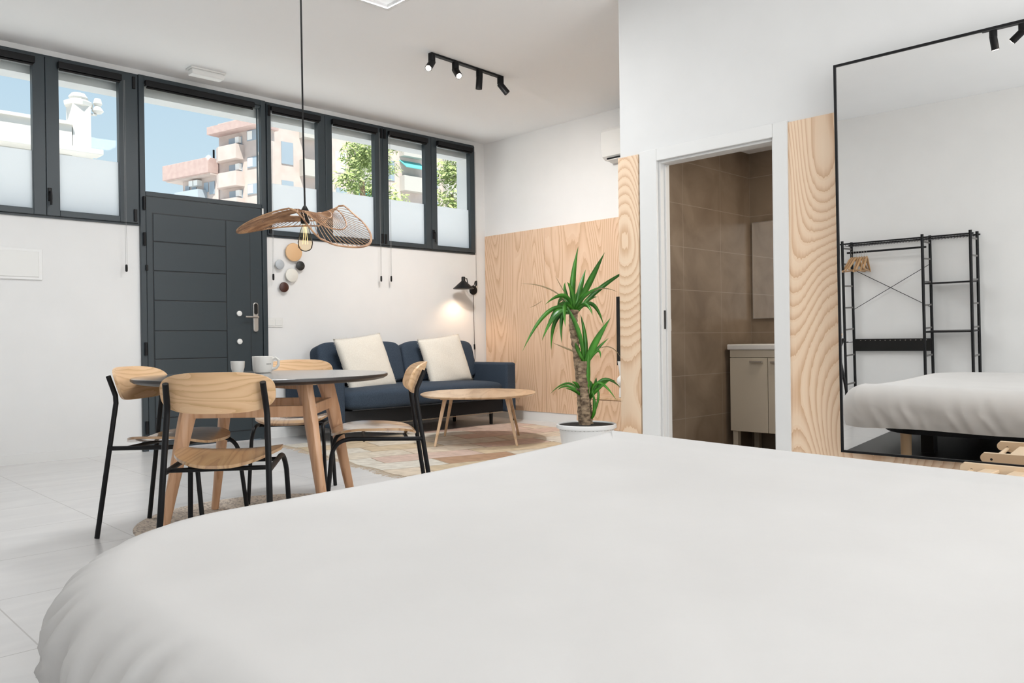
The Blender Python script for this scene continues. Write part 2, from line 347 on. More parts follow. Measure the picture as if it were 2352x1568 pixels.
# ------------------------------------------------------------------ windows
def window(n, posts, sashes, handle_x, x_hinges):
    x0, x1 = posts
    w = struct('window_%d' % n, ((x0+x1)/2, YW, 1.89)); cx = (x0+x1)/2
    B = lambda a, b: MB().box((a[0]-cx, a[1], a[2]-1.89), (b[0]-cx, b[1], b[2]-1.89))
    fm = MB()
    for a, b in (((x0, -.012, 1.89), (x1, .07, 1.905)), ((x0, -.012, 3.14), (x1, .07, 3.155)), ((x0, -.012, 1.905), (x0+.016, .07, 3.14)), ((x1-.016, -.012, 1.905), (x1, .07, 3.14))):
        fm.box((a[0]-cx, a[1], a[2]-1.89), (b[0]-cx, b[1], b[2]-1.89))
    fm.build('outer_frame', ANTH, w)
    for (s0, s1, g0, g1) in sashes:
        q = MB()
        for a, b in (((s0+.002, -.034, 1.908), (g0, .03, 3.137)), ((g1, -.034, 1.908), (s1-.002, .03, 3.137)), ((g0, -.034, 1.908), (g1, .03, 1.955)), ((g0, -.034, 3.055), (g1, .03, 3.137))):
            q.box((a[0]-cx, a[1], a[2]-1.89), (b[0]-cx, b[1], b[2]-1.89))
        so = q.build('sash', ANTH, w, bevel=.003)
        B((g0-.01, .008, 1.945), (g1+.01, .014, 3.065)).build('glass_pane', GLASS, so)
        B((g0+.001, .002, 1.956), (g1-.001, .004, 2.400)).build('frosted_film', FILM, so)
    for hx in handle_x:
        h = B((hx-.014, -.046, 2.02), (hx+.014, -.034, 2.12)).build('handle', BLK, w, bevel=.004)
        MB().tube([(hx-cx, -.046, 2.09-1.89), (hx-cx, -.07, 2.09-1.89), (hx-cx, -.075, 2.06-1.89), (hx-cx, -.07, 1.985-1.89)], .008, 10).build('lever', BLK, h, smooth=True)
    for hx in x_hinges:
        for z in (1.97, 3.07):
            MB().box((hx-.012-cx, -.05, z-.05-1.89), (hx+.012-cx, -.034, z+.05-1.89)).build('hinge', BLK, w, bevel=.003)
    return w
SA = [(1.17, 1.81, 1.262, 1.722), (1.81, 2.50, 1.905, 2.352)]
window(1, (-.16, 1.15), [(-.15, .50, -.06, .40), (.50, 1.14, .60, 1.05)], [.52], [])
window(2, (1.15, 2.51), SA, [1.832], [2.468])
SB = [(3.66, 4.285, 3.702, 4.200), (4.285, 4.972, 4.360, 4.870), (4.972, 5.617, 5.042, 5.535), (5.617, 6.262, 5.697, 6.187)]
window(3, (3.65, 6.27), SB, [5.636], [3.682, 4.948, 4.992])

# roller blinds (rolled up) with bead cords
def blind(x0, x1, zt, cord_x, zc, label):
    t = thing('roller_blind', label, 'blind', ((x0+x1)/2, YW-.036, zt), 0, 'rolled-up dark blinds'); cx = (x0+x1)/2
    MB().box((x0-cx-.012, -.045, -.028), (x1-cx+.012, 0, .024)).build('cassette', BLK, t, bevel=.006)
    MB().tube([(x0-cx, -.022, -.036), (x1-cx, -.022, -.036)], .009, 10).build('bottom_bar', BLKR, t, smooth=True)
    if cord_x is not None:
        c = MB()
        for s in (-.005, .005): c.tube([(cord_x-cx+s, -.040, -.02), (cord_x-cx+s, -.040, zc-zt+.02)], .0012, 5)
        c.build('cord', mat('grey_cord', (.25, .25, .25), .6), t)
        MB().lathe([(.004, .03), (.009, .026), (.010, .0), (.009, -.026), (.004, -.03)], (cord_x-cx, -.040, zc-zt), 14).build('cord_weight', BLKR, t, smooth=True)
BL = [(1.262, 1.722, 3.085, None, 0, 'rolled-up black blind above the pane at the left picture edge'),
      (1.905, 2.352, 3.085, 2.378, 1.525, 'rolled-up black blind above the pane just left of the grey door'),
      (3.702, 4.200, 3.085, 3.685, 1.511, 'rolled-up black blind above first pane right of the door, cord by the wall dots'),
      (4.360, 4.870, 3.085, 4.901, 1.547, 'rolled-up black blind above second pane right of the door, behind lampshade'),
      (5.042, 5.535, 3.085, 5.028, 1.552, 'rolled-up black blind above third pane right of the door'),
      (5.697, 6.187, 3.085, 6.225, 1.552, 'rolled-up black blind above the rightmost pane by the room corner')]
for b in BL: blind(*b)
blind(2.565, 3.51, 3.083, None, 0, 'wide rolled-up black blind above the transom pane over the grey door')

# ------------------------------------------------------------------ wall items on the window wall
cb = thing('fuse_box_cover', 'white flat fuse box cover on the wall under the left windows', 'fuse box', (1.46, YW-.001, 1.405))
MB().box((-.32, -.012, 0), (.32, 0, .24)).build('frame', WHT, cb, bevel=.004)
MB().box((-.295, -.018, .022), (.295, -.012, .218)).build('lid', WHTP, cb, bevel=.004)
dots = [(3.92, 1.76, .088, (.72, .46, .25), 'natural pale wood', 'largest natural wood disc hook at the top of the wall cluster'),
        (3.770, 1.635, .047, (.46, .49, .52), 'grey', 'small light grey disc hook at the left of the wall cluster'),
        (3.988, 1.634, .045, (.015, .014, .013), 'black', 'small black disc hook at the right of the wall cluster'),
        (3.895, 1.540, .066, (.76, .74, .68), 'cream', 'cream white disc hook in the middle of the wall cluster'),
        (3.812, 1.422, .048, (.060, .018, .012), 'dark brown', 'small dark brown disc hook at the bottom of the wall cluster')]
for x, z, r_, c_, nm, lb in dots:
    t = thing('wall_hook_disc', lb, 'wall hook', (x, YW-.001, z), 0, 'round wall hooks beside the grey door')
    m_ = mat(nm+' hook paint', c_, .45)
    MB().lathe([(.012, 0), (.012, -.026)], (0, 0, 0), 16, 'Y').build('stem', m_, t, smooth=True)
    MB().lathe([(r_*.55, -.024), (r_*.92, -.030), (r_, -.038), (r_*.96, -.046), (r_*.6, -.054), (r_*.02, -.057)], (0, 0, 0), 40, 'Y').build('disc', m_, t, smooth=True)
sk = thing('light_switch', 'white double switch plate on the wall right of the grey door', 'switch', (3.728, YW-.001, 1.09))
MB().box((-.085, -.009, -.045), (.085, 0, .045)).build('plate', WHTP, sk, bevel=.003)
MB().box((-.07, -.013, -.030), (-.003, -.009, .030)).build('rocker', WHTP, sk, bevel=.002)
MB().box((.003, -.013, -.030), (.07, -.009, .030)).build('rocker', WHTP, sk, bevel=.002)

# black wall lamp
wlp = thing('wall_lamp', 'black cone wall lamp with cord above the sofa arm', 'wall lamp', (6.235, YW-.001, 1.475))
MB().lathe([(.052, 0), (.052, -.018), (.046, -.024), (.01, -.026)], (0, 0, 0), 32, 'Y').build('wall_plate', BLK, wlp, smooth=True)
MB().tube([(0, -.02, 0), (0, -.05, .02), (-.005, -.055, .075), (-.015, -.06, .10), (-.06, -.09, .05), (-.15, -.13, .03), (-.21, -.155, .06), (-.235, -.165, .115), (-.29, -.17, .125)], .005, 8).build('arm', BLK, wlp, smooth=True)
sc_ = Vector((-.29, -.17, .055))
sh = MB().lathe([(.118, -.055), (.114, -.050), (.030, .025), (.024, .030), (.022, .028), (.108, -.053), (.116, -.057)], sc_, 36).build('lamp_shade', BLK, wlp, smooth=True)
MB().lathe([(.016, .022), (.022, .028), (.022, .07), (.016, .078)], sc_, 20).build('lamp_holder', BLKR, wlp, smooth=True)
MB().lathe([(.004, -.05), (.016, -.044), (.021, -.028), (.016, -.01), (.009, .01)], sc_, 18).build('bulb', LEDW, wlp, smooth=True)
cp = [(0, -.012, -.045), (0, -.012, -.30), (.002, -.012, -.50), (.004, -.010, -.60), (.010, -.010, -.68), (.012, -.010, -.76), (-.006, -.02, -.83), (-.012, -.012, -.90)]
MB().tube(cp, .003, 6).build('cord', BLKR, wlp, smooth=True)
MB().tube([(.003, -.012, -.625), (.008, -.012, -.685)], .009, 8).build('cord_switch', BLKR, wlp, smooth=True)
light('wall_lamp_light', 'SPOT', (5.945, YW-.171, 1.455), (5.94, YW-.20, 0), 7, (1, .70, .46), spot_size=R(130), spot_blend=.7, shadow_soft_size=.03)

# ------------------------------------------------------------------ ceiling fittings
el = thing('emergency_light', 'white rectangular emergency light on the ceiling near the left windows', 'light', (2.95, 6.67, ZC))
MB().box((-.15, -.06, -.015), (.15, .06, 0)).build('base', WHTP, el, bevel=.003)
MB().box((-.14, -.05, -.06), (.14, .045, -.012)).build('diffuser', WHT, el, bevel=.012)

def track(loc, rz, label, heads, ids):
    t = thing('ceiling_track_light', label, 'ceiling light', loc, rz)
    MB().box((-.42, -.022, -.016), (.42, .022, 0)).build('bar', BLK, t, bevel=.003)
    for i, (x, dx, dy, dz, lit) in enumerate(heads):
        MB().lathe([(.029, 0), (.029, -.055)], (x, 0, -.014), 20).build('stub', BLK, t, smooth=True)
        d = Vector((dx, dy, dz)).normalized(); p = Vector((x, 0, -.075)); a = p-d*.012; b = p+d*.095
        hd = MB().tube([a, b], .028, 22).build('spot_head', BLK, t, smooth=True)
        MB().tube([b-d*.004, b+d*.002], .022, 20).build('lamp_face', LEDW if lit else BLKR, hd)
    return t
TL = track((4.49, 5.08, ZC), R(3), 'black four-spot ceiling track light over the sofa area', [(-.40, -.75, -.35, -.8, 1), (-.14, -.25, -.75, -.8, 1), (.14, -.05, .05, -1, 0), (.40, .50, -.42, -.8, 0)], 0)
light('track_spot_glow', 'SPOT', (4.02, 5.02, 3.035), (4.6, 7.0, .7), 48, (1, .96, .92), spot_size=R(130), spot_blend=1, shadow_soft_size=.02)
light('track_spot_glow', 'SPOT', (4.32, 4.95, 2.97), (6.4, 5.8, .75), 165, (1, .95, .90), spot_size=R(122), spot_blend=1, shadow_soft_size=.02)
track((1.16, 1.35, ZC), R(90), 'black ceiling spot track over the bed, seen in the tall mirror', [(-.40, .2, .3, -.9, 1), (-.14, 0, -.4, -.9, 1), (.14, .8, 0.2, -.6, 1), (.34, -.1, .25, -1, 1)], 0)
light('bed_track_glow', 'SPOT', (1.19, 1.19, 3.02), (2.6, 1.6, 0), 12, (1, .92, .82), spot_size=R(150), spot_blend=1, shadow_soft_size=.02)

ac = thing('air_conditioner', 'white wall air conditioner half hidden behind the bathroom corner', 'air conditioner', (XB-.001, 4.685, 2.66))
pr = [(0, 0), (-.14, 0), (-.19, .03), (-.205, .10), (-.205, .27), (-.19, .30), (0, .30)]
b_ = MB(); b_.prism([(p[0], p[1]) for p in pr], -.40, .40, 'Y'); b_.build('body', WHTP, ac, bevel=.008)
MB().box((-.185, -.36, -.004), (-.07, .34, .012)).build('air_outlet', BLKR, ac)
MB().hexa([(-.19, -.36, -.012), (-.10, -.36, -.03), (-.10, .34, -.03), (-.19, .34, -.012)], [(-.19, -.36, -.006), (-.10, -.36, -.024), (-.10, .34, -.024), (-.19, .34, -.006)]).build('louvre', WHTP, ac)

# ------------------------------------------------------------------ pendant lamp
PX, PY = 2.07, 3.57
pl = thing('pendant_lamp', 'woven rattan pendant lamp with wavy shade hanging over the dining table', 'pendant lamp', (PX, PY, 1.37))
MB().tube([(-.012, -.006, ZC-1.37), (-.006, -.003, .6), (0, 0, .20)], .0045, 8).build('cord', BLKR, pl, smooth=True)
MB().lathe([(.05, ZC-1.37), (.05, ZC-1.37-.025)], (-.012, -.006, 0), 24).build('ceiling_cup', BLK, pl, smooth=True)
MB().lathe([(.006, .205), (.012, .195), (.021, .178), (.021, .118), (.018, .116)], (0, 0, 0), 24).build('socket', BLKR, pl, smooth=True)
bl = MB().lathe([(.013, .120), (.015, .105), (.022, .085), (.032, .052), (.037, .022), (.033, -.004), (.020, -.018), (.004, -.022)], (0, 0, 0), 28).build('bulb', BULBG, pl, smooth=True)
fl = MB()
for k in range(6):
    a = k*PI/3; fl.tube([(.005*math.cos(a), .005*math.sin(a), .10), (.014*math.cos(a), .014*math.sin(a), .015)], .0009, 5)
fl.build('filament', FILA, bl)
RU = Vector((.715, -.699, 0)); RV = Vector((.699, .715, 0))
def shade(rad, th):
    u = rad*math.cos(th); v = rad*math.sin(th)          # u to the right, v away from the bed; unit disc
    z = .165 - .095*u*u - .02*v*v
    if u > 0:
        k_ = min(1, u/.45); k_ = k_*k_*(3-2*k_); z += .135*v*k_-.05*u+.02*math.sin(min(1, u/.6)*PI)
    else: z += .035*v*(-u) + .004*math.sin(u*4)
    q = RU*(u*.325)+RV*(v*.29); return (q.x, q.y, z)
sh = MB()
NS = 64
for k in range(NS):
    th = 2*PI*k/NS; tw = .16
    sh.tube([shade(rd, th+tw*(rd-.2)) for rd in (.24, .4, .62, .8, 1.0)], .0017, 4, cap=False)
for rd, tr_ in ((.24, .004), (.40, .003), (.62, .0038), (1.0, .0042), (.985, .003)):
    sh.tube([shade(rd, 2*PI*k/72) for k in range(73)], tr_, 5, cap=False)
for k in range(26):     # raffia wound densely near the crown and along the left wing
    rd = .25+.014*k
    sh.tube([shade(rd, PI*.56+PI*.88*j/20)for j in range(21)], .0016, 4, cap=False)
for k in range(22):
    rd = .62+.017*k
    sh.tube([shade(rd, PI*.80+PI*.42*j/14) for j in range(15)], .0016, 4, cap=False)
for k in range(12):
    rd = .26+.03*k
    sh.tube([shade(rd, -PI*.42+PI*.20*j/14) for j in range(15)], .0016, 4, cap=False)
for k in range(3):
    a = k*2*PI/3+.3; sh.tube([(0.012*math.cos(a), .012*math.sin(a), .15), shade(.24, a)], .002, 5)
sh.build('shade', RATTAN, pl)

# ------------------------------------------------------------------ dining table
tb = thing('dining_table', 'round dark-topped dining table on four splayed beech legs', 'table', (1.92, 3.72, .006))
MB().lathe([(.560, .706), (.588, .712), (.604, .722), (.604, .728), (.603, .7335)], (0, 0, 0), 96).build('top_edge', TEDGE, tb, smooth=True)
MB().lathe([(.6025, .7335), (.600, .7355), (.02, .7355)], (0, 0, 0), 96).build('tabletop', TABLET, tb)
for k in range(4):
    a = R(93+90*k); ca, sa = math.cos(a), math.sin(a)
    def sec(rc, z, wr, wt, ca=ca, sa=sa):
        P = []
        for i in range(12):
            g = 2*PI*i/12; cx_ = math.copysign(abs(math.cos(g))**.7, math.cos(g))*wr; cy_ = math.copysign(abs(math.sin(g))**.7, math.sin(g))*wt
            P.append(((rc+cx_)*ca-cy_*sa, (rc+cx_)*sa+cy_*ca, z))
        return P
    S = [sec(.525, 0, .019, .017), sec(.46, .28, .027, .022), sec(.40, .54, .038, .026), sec(.355, .68, .047, .028), sec(.35, .706, .047, .028)]
    v = [p for s_ in S for p in s_]; n_ = 12
    fcs = [(i*n_+j, i*n_+(j+1) % n_, (i+1)*n_+(j+1) % n_, (i+1)*n_+j) for i in range(4) for j in range(n_)]+[tuple(range(11, -1, -1)), tuple(48+i for i in range(12))]
    lg = MB().add(v, fcs).build('leg', BEECH, tb, smooth=True)
    MB().lathe([(.006, 0), (.006, .004), (.003, .006)], (0, 0, 0), 12).xf(Matrix.Translation((.395*ca-.026*sa, .395*sa+.026*ca, .60)) @ Vector((-sa, ca, 0)).to_track_quat('Z', 'Y').to_matrix().to_4x4()).build('bolt', STEEL, lg)
for k in range(4):
    a, b = R(93+90*k), R(183+90*k)
    p = Vector((.385*math.cos(a), .385*math.sin(a), .575)); q = Vector((.385*math.cos(b), .385*math.sin(b), .575)); d = (q-p).normalized(); nrm = Vector((-d.y, d.x, 0))*.012
    p += d*.02; q -= d*.02; h = Vector((0, 0, .026))
    MB().hexa([p-nrm-h, q-nrm-h, q+nrm-h, p+nrm-h], [p-nrm+h, q-nrm+h, q+nrm+h, p+nrm+h]).build('stretcher', BEECH, tb, bevel=.003)
for k in range(2):
    a = R(93+90*k); p = Vector((.34*math.cos(a), .34*math.sin(a), .69)); d = p.normalized(); d.z = 0; d.normalize(); nrm = Vector((-d.y, d.x, 0))*.02; q = Vector((-p.x, -p.y, p.z)); h = Vector((0, 0, .016-.003*k)); 
    MB().hexa([p-nrm-h, q-nrm-h, q+nrm-h, p+nrm-h], [p-nrm+h, q-nrm+h, q+nrm+h, p+nrm+h]).build('cross_rail', BEECH, tb)

# ------------------------------------------------------------------ dining chairs
def chair():
    t = thing('dining_chair', '', 'chair')
    for s in (-1, 1):
        # rear leg runs on into the backrest support
        MB().tube([(s*.205, -.285, .0), (s*.182, -.195, .625), (s*.179, -.199, .66), (s*.174, -.238, .75)], .0115, 12).build('rear_leg', BLK, t, smooth=True)
        pts = [Vector((s*.190, -.222, .415)), Vector((s*.188, .10, .424))]
        pts += bez((s*.188, .12, .424), (s*.19, .20, .424), (s*.198, .215, .35), 8) + [Vector((s*.212, .255, 0))]
        MB().tube(pts, .0105, 12).build('front_leg', BLK, t, smooth=True)
    MB().tube([(-.188, .06, .418), (.188, .06, .418)], .009, 10).build('crossbar', BLK, t, smooth=True)
    MB().tube([(-.189, -.15, .416), (.189, -.15, .416)], .009, 10).build('crossbar', BLK, t, smooth=True)
    # seat shell
    def outline(a):
        c, s = math.cos(a), math.sin(a); e = 2/3.4
        return (math.copysign(abs(c)**e, c), math.copysign(abs(s)**e, s))
    def pt(x, y, top):
        wd = .205-.012*(y < 0)*abs(y)
        X = x*wd*(1-.12*max(0, -y)); Y = .008+y*.212
        z = .452+.022*abs(x)**2.2*(1-.5*y)+.017*y-.028*max(0, y)**3
        return (X, Y, z+(.0 if top else -.012))
    nr, na = 10, 56
    vs = []; fs = []
    for top in (1, 0):
        for i in range(1, nr+1):
            for k in range(na):
                ox, oy = outline(2*PI*k/na); q = i/nr; vs.append(pt(ox*q, oy*q, top))
        vs.append(pt(0, 0, top))
    half = nr*na+1
    for tI in (0, 1):
        o_ = tI*half
        for k in range(na): fs.append((o_+k, o_+(k+1) % na, o_+nr*na))
        for i in range(nr-1):
            for k in range(na):
                fs.append((o_+i*na+k, o_+i*na+(k+1) % na, o_+(i+1)*na+(k+1) % na, o_+(i+1)*na+k))
    for k in range(na):
        a_, b_2 = (nr-1)*na+k, (nr-1)*na+(k+1) % na; fs.append((a_, b_2, half+b_2, half+a_))
    MB().add(vs, fs).build('seat', OAKS, t, smooth=True)
    # curved backrest
    def bp(x, z, fr_):
        X = x*.211; zz = .711+z*.079; c = .068*x*x
        y = -.243+c+(.012 if fr_ else 0)-.34*(zz-.711)
        return (X, y, zz)
    vs = []; fs = []
    def ol(a):
        c, s = math.cos(a), math.sin(a); n_e = 2/3.3
        return (math.copysign(abs(c)**n_e, c), math.copysign(abs(s)**(2/3.0), s))
    for fr_ in (1, 0):
        for i in range(1, nr+1):
            for k in range(na):
                ox, oy = ol(2*PI*k/na); q = i/nr; vs.append(bp(ox*q, oy*q, fr_))
        vs.append(bp(0, 0, fr_))
    fs = []
    for tI in (0, 1):
        o_ = tI*half
        for k in range(na): fs.append((o_+k, o_+(k+1) % na, o_+nr*na))
        for i in range(nr-1):
            for k in range(na): fs.append((o_+i*na+k, o_+i*na+(k+1) % na, o_+(i+1)*na+(k+1) % na, o_+(i+1)*na+k))
    for k in range(na):
        a_, b_2 = (nr-1)*na+k, (nr-1)*na+(k+1) % na; fs.append((a_, b_2, half+b_2, half+a_))
    MB().add(vs, fs).build('backrest', OAK, t, smooth=True)
    return t
CH = [(1.45, 3.12, 54, 'oak and black metal chair nearest the bed, its back to the viewer'),
      (1.57, 3.93, -53, 'oak and black metal chair at the left of the round table'),
      (2.38, 3.44, 147, 'oak and black metal chair seen from the side, right of the round table'),
      (2.40, 4.30, 232, 'oak and black metal chair behind the round table, beside the sofa')]
c0 = chair()
for i, (x, y, a, lb) in enumerate(CH):
    t = c0 if i == 0 else copy_tree(c0)
    t.location = (x, y, .0025); t.rotation_euler = (0, 0, R(a-90)); t['label'] = lb; t['group'] = 'dining chairs around the round table'

# cup and mug on the table
cu = thing('cup', 'small white handleless cup on the dining table', 'cup', (1.93, 4.03, .7415))
MB().lathe([(.020, .0), (.027, .003), (.034, .03), (.036, .062), (.0345, .063), (.032, .030), (.024, .008), (.002, .006)], (0, 0, 0), 36).build('body', CERAM, cu, smooth=True)
mg = thing('mug', 'large white mug with handle and small lettering on the dining table', 'mug', (2.02, 3.93, .7415))
MB().lathe([(.036, .0), (.044, .003), (.051, .02), (.054, .086), (.0525, .087), (.0500, .08), (.047, .02), (.038, .007), (.002, .006)], (0, 0, 0), 44).build('body', CERAM, mg, smooth=True)
hp = [(.050, 0, .070), (.068, 0, .078), (.082, 0, .066), (.082, 0, .042), (.070, 0, .026), (.050, 0, .020)]
hm = Matrix.Rotation(R(-44), 4, 'Z')
MB().tube([hm @ Vector(p) for p in hp], .0065, 10, squash=1.2).build('handle', CERAM, mg, smooth=True)
lt = MB()      # the small dark print on the side of the mug: too small in the photo to be read, so a row of short strokes
x_ = -.016
for w_, h_ in ((.0016, .0032), (.0022, .0026), (.0012, .0030), (.0020, .0026), (.0014, .0034), (.0020, .0026), (.0018, .0026), (0, 0), (.0016, .0036), (.0022, .0026), (.0012, .0026)):
    if w_:
        a0, a1 = R(-80)+x_/.0535, R(-80)+(x_+w_)/.0535; z0 = .046
        pq = [(.0534*math.cos(q), .0534*math.sin(q)) for q in (a0, a1)]+[(.0541*math.cos(q), .0541*math.sin(q)) for q in (a1, a0)]
        lt.prism(pq, z0, z0+h_)
    x_ += w_+.0009 if w_ else .002
lt.build('print', mat('dark_print', (.06, .055, .05), .6), mg)

# ------------------------------------------------------------------ rugs
n_ = 96
jr = MB(); cx0, cy0 = 2.00, 3.86
prof = []
pf = [(.02, .004)]
for i in range(1, 30):
    pf.append((i*.021, .004+(.002 if i % 2 else -.001)))
pf += [(.625, .003), (.63, 0)]
jr.lathe(pf[::-1], (0, 0, 0), n_)
jr = jr.build('round_jute_rug', JUTE, None, smooth=True, loc=(cx0, cy0, .0005))
tag(jr, 'round speckled jute rug on the tiles under the dining table', 'rug')

def patch_mat():
    m = mat('patchwork_flatweave', (.6, .5, .4), .95); n = m.node_tree; b = n.nodes['Principled BSDF']; L = n.links.new
    t = n.nodes.new('ShaderNodeTexCoord')
    mp = n.nodes.new('ShaderNodeMapping'); mp.inputs['Rotation'].default_value = (0, 0, R(14)); L(t.outputs['Object'], mp.inputs[0])
    nz = n.nodes.new('ShaderNodeTexNoise'); nz.inputs['Scale'].default_value = 5; L(mp.outputs[0], nz.inputs['Vector'])
    mv = n.nodes.new('ShaderNodeMixRGB'); mv.inputs[0].default_value = .035; L(mp.outputs[0], mv.inputs[1]); L(nz.outputs['Color'], mv.inputs[2])
    br = n.nodes.new('ShaderNodeTexBrick'); br.offset = .37; br.offset_frequency = 2; br.squash = 1.3; br.squash_frequency = 3
    br.inputs['Color1'].default_value = (0, 0, 0, 1); br.inputs['Color2'].default_value = (1, 1, 1, 1); br.inputs['Mortar'].default_value = (.5, .5, .5, 1)
    br.inputs['Scale'].default_value = 1.0; br.inputs['Mortar Size'].default_value = .006; br.inputs['Brick Width'].default_value = .62; br.inputs['Row Height'].default_value = .30
    L(mv.outputs[0], br.inputs['Vector'])
    rp = n.nodes.new('ShaderNodeValToRGB'); rp.color_ramp.interpolation = 'CONSTANT'; E_ = rp.color_ramp.elements
    E_[0].position = 0; E_[0].color = (.70, .63, .52, 1); E_[1].position = .9; E_[1].color = (.48, .30, .19, 1)
    for p_, c_ in ((.2, (.66, .50, .42, 1)), (.36, (.72, .68, .60, 1)), (.52, (.64, .52, .36, 1)), (.66, (.52, .38, .32, 1)), (.78, (.70, .60, .48, 1))):
        q = E_.new(p_); q.color = c_
    L(br.outputs['Color'], rp.inputs[0])
    n2 = n.nodes.new('ShaderNodeTexNoise'); n2.inputs['Scale'].default_value = 14; n2.inputs['Detail'].default_value = 6; L(t.outputs['Object'], n2.inputs['Vector'])
    r2 = n.nodes.new('ShaderNodeValToRGB'); r2.color_ramp.elements[0].position = .3; r2.color_ramp.elements[1].position = .65
    r2.color_ramp.elements[0].color = (.72, .70, .68, 1); r2.color_ramp.elements[1].color = (1, 1, 1, 1); L(n2.outputs['Fac'], r2.inputs[0])
    mx = n.nodes.new('ShaderNodeMixRGB'); mx.blend_type = 'MULTIPLY'; mx.inputs[0].default_value = .8; L(rp.outputs[0], mx.inputs[1]); L(r2.outputs[0], mx.inputs[2])
    ms = n.nodes.new('ShaderNodeMixRGB'); L(br.outputs['Fac'], ms.inputs[0]); L(mx.outputs[0], ms.inputs[1]); ms.inputs[2].default_value = (.36, .28, .20, 1)
    L(ms.outputs[0], b.inputs['Base Color'])
    nb = n.nodes.new('ShaderNodeTexNoise'); nb.inputs['Scale'].default_value = 70; L(t.outputs['Object'], nb.inputs['Vector'])
    bp = n.nodes.new('ShaderNodeBump'); bp.inputs['Strength'].default_value = .6; bp.inputs['Distance'].default_value = .006; L(nb.outputs['Fac'], bp.inputs['Height']); L(bp.outputs[0], b.inputs['Normal'])
    return m
PATCH = patch_mat()
rg = MB(); rc = [(3.18, 4.15), (5.75, 3.85), (6.12, 6.20), (3.50, 6.42)]
def rgf(u, v):
    a = Vector(rc[0]).lerp(Vector(rc[1]), u); b = Vector(rc[3]).lerp(Vector(rc[2]), u); p = a.lerp(b, v)
    return (p.x+.012*math.sin(v*31), p.y+.010*math.sin(u*27), .0075+.0012*math.sin(u*22+v*9))
rg.grid(rgf, 60, 50)
nv = len(rg.v); rg.add([(x, y, .0008) for (x, y, z) in rg.v], [q[::-1] for q in rg.f])
edge = [i for i in range(60)]+[60*j+59 for j in range(1, 50)]+[60*49+i for i in range(58, -1, -1)]+[60*j for j in range(48, 0, -1)]
for a, b in zip(edge, edge[1:]+edge[:1]): rg.f.append((a, b, nv+b, nv+a))
rgo = rg.build('patchwork_rug', PATCH, None, smooth=True); tag(rgo, 'large flat patchwork rug in beige, pink and tan under the coffee table', 'rug')
fg = MB(); random.seed(3)
for i in range(150):
    v = (i+.5)/150; p = Vector(rgf(0, v)); L_ = random.uniform(.04, .085); dy = random.uniform(-.02, .02)
    fg.tube([(p.x+.01, p.y, .006), (p.x-L_*.5, p.y+dy*.4, .005), (p.x-L_, p.y+dy, .003)], .0018, 4)
fg.build('fringe', mat('fringe_yarn', (.55, .45, .34), .9), rgo)

# ------------------------------------------------------------------ sofa
sf = thing('sofa', 'dark blue fabric sofa under the right windows', 'sofa', (4.92, 6.55, 0))
def S(x): return x-4.92
def Yv(y): return y-6.55
for s, (a, b) in ((0, (3.80, 3.94)), (1, (5.92, 6.06))):
    am = MB().box((S(a), Yv(6.14), .135), (S(b), Yv(6.97), .655)); am.build('armrest', NAVY, sf, bevel=.022, smooth=False)
MB().box((S(3.94), Yv(6.20), .14), (S(5.92), Yv(6.95), .275)).build('base', NAVYD, sf, bevel=.01)
MB().box((S(3.94), Yv(6.78), .275), (S(5.92), Yv(6.975), .66)).build('back_frame', NAVY, sf, bevel=.03)
MB().tube([(S(3.95), Yv(6.19), .135), (S(5.91), Yv(6.19), .135)], .004, 6).build('base_trim', mat('brass_trim', (.45, .38, .28), .4, .6), sf)
# long seat cushion with rolled front
def roundbox(x0, x1, y0, y1, z0, z1, r_, e=4.0, nu=40, nv=24, crown=0):
    mb = MB()
    def fn(u, v):
        a = u*2*PI; b = (v-.5)*PI
        ca, sa, cb, sb = math.cos(a), math.sin(a), math.cos(b), math.sin(b)
        P = lambda q, e_: math.copysign(abs(q)**(2/e_), q)
        x = P(ca, e)*P(cb, e*.7); y = P(sa, e)*P(cb, e*.7); z = P(sb, e*.7)
        z2 = z+(crown*(1-x*x)*(1-y*y) if z > 0 else 0)
        return ((x0+x1)/2+x*(x1-x0)/2, (y0+y1)/2+y*(y1-y0)/2, (z0+z1)/2+z2*(z1-z0)/2)
    mb.grid(fn, nu, nv, closeu=True); return mb
sc1 = roundbox(S(3.945), S(5.918), Yv(6.10), Yv(6.86), .262, .475, .08, 7, 72, 30, .10).build('seat_cushion', NAVY, sf, smooth=True, autos=180)
MB().tube([(S(3.99), Yv(6.115), .285), (S(5.87), Yv(6.115), .285)], .005, 6).build('piping', NAVYD, sc1, smooth=True)
def cushion(w, h, t, p=2.6, ex=.42, ear=.05, n=26, seed=0, wr=.0):
    """soft pillow standing in the XZ plane, thickness along Y"""
    rnd = random.Random(seed); ph = [rnd.uniform(0, 6) for _ in range(4)]
    mb = MB()
    for side in (1, -1):
        vs = []; fs = []
        for j in range(n):
            for i in range(n):
                u = -1+2*i/(n-1); v = -1+2*j/(n-1)
                pin = 1-ear*(1-abs(u)**2*1.0)*abs(v)**6-0*u
                pin2 = 1-ear*(1-abs(v)**2)*abs(u)**6
                th = max(0, (1-abs(u)**p)*(1-abs(v)**p))**ex
                wv = wr*math.sin(u*5+ph[0]+v*3)*math.sin(v*4+ph[1])
                vs.append((u*w/2*pin2, side*th*t/2*(1+wv), (v*h/2*pin)))
        for j in range(n-1):
            for i in range(n-1): fs.append((j*n+i, j*n+i+1, (j+1)*n+i+1, (j+1)*n+i))
        mb.add(vs, fs)
    return mb
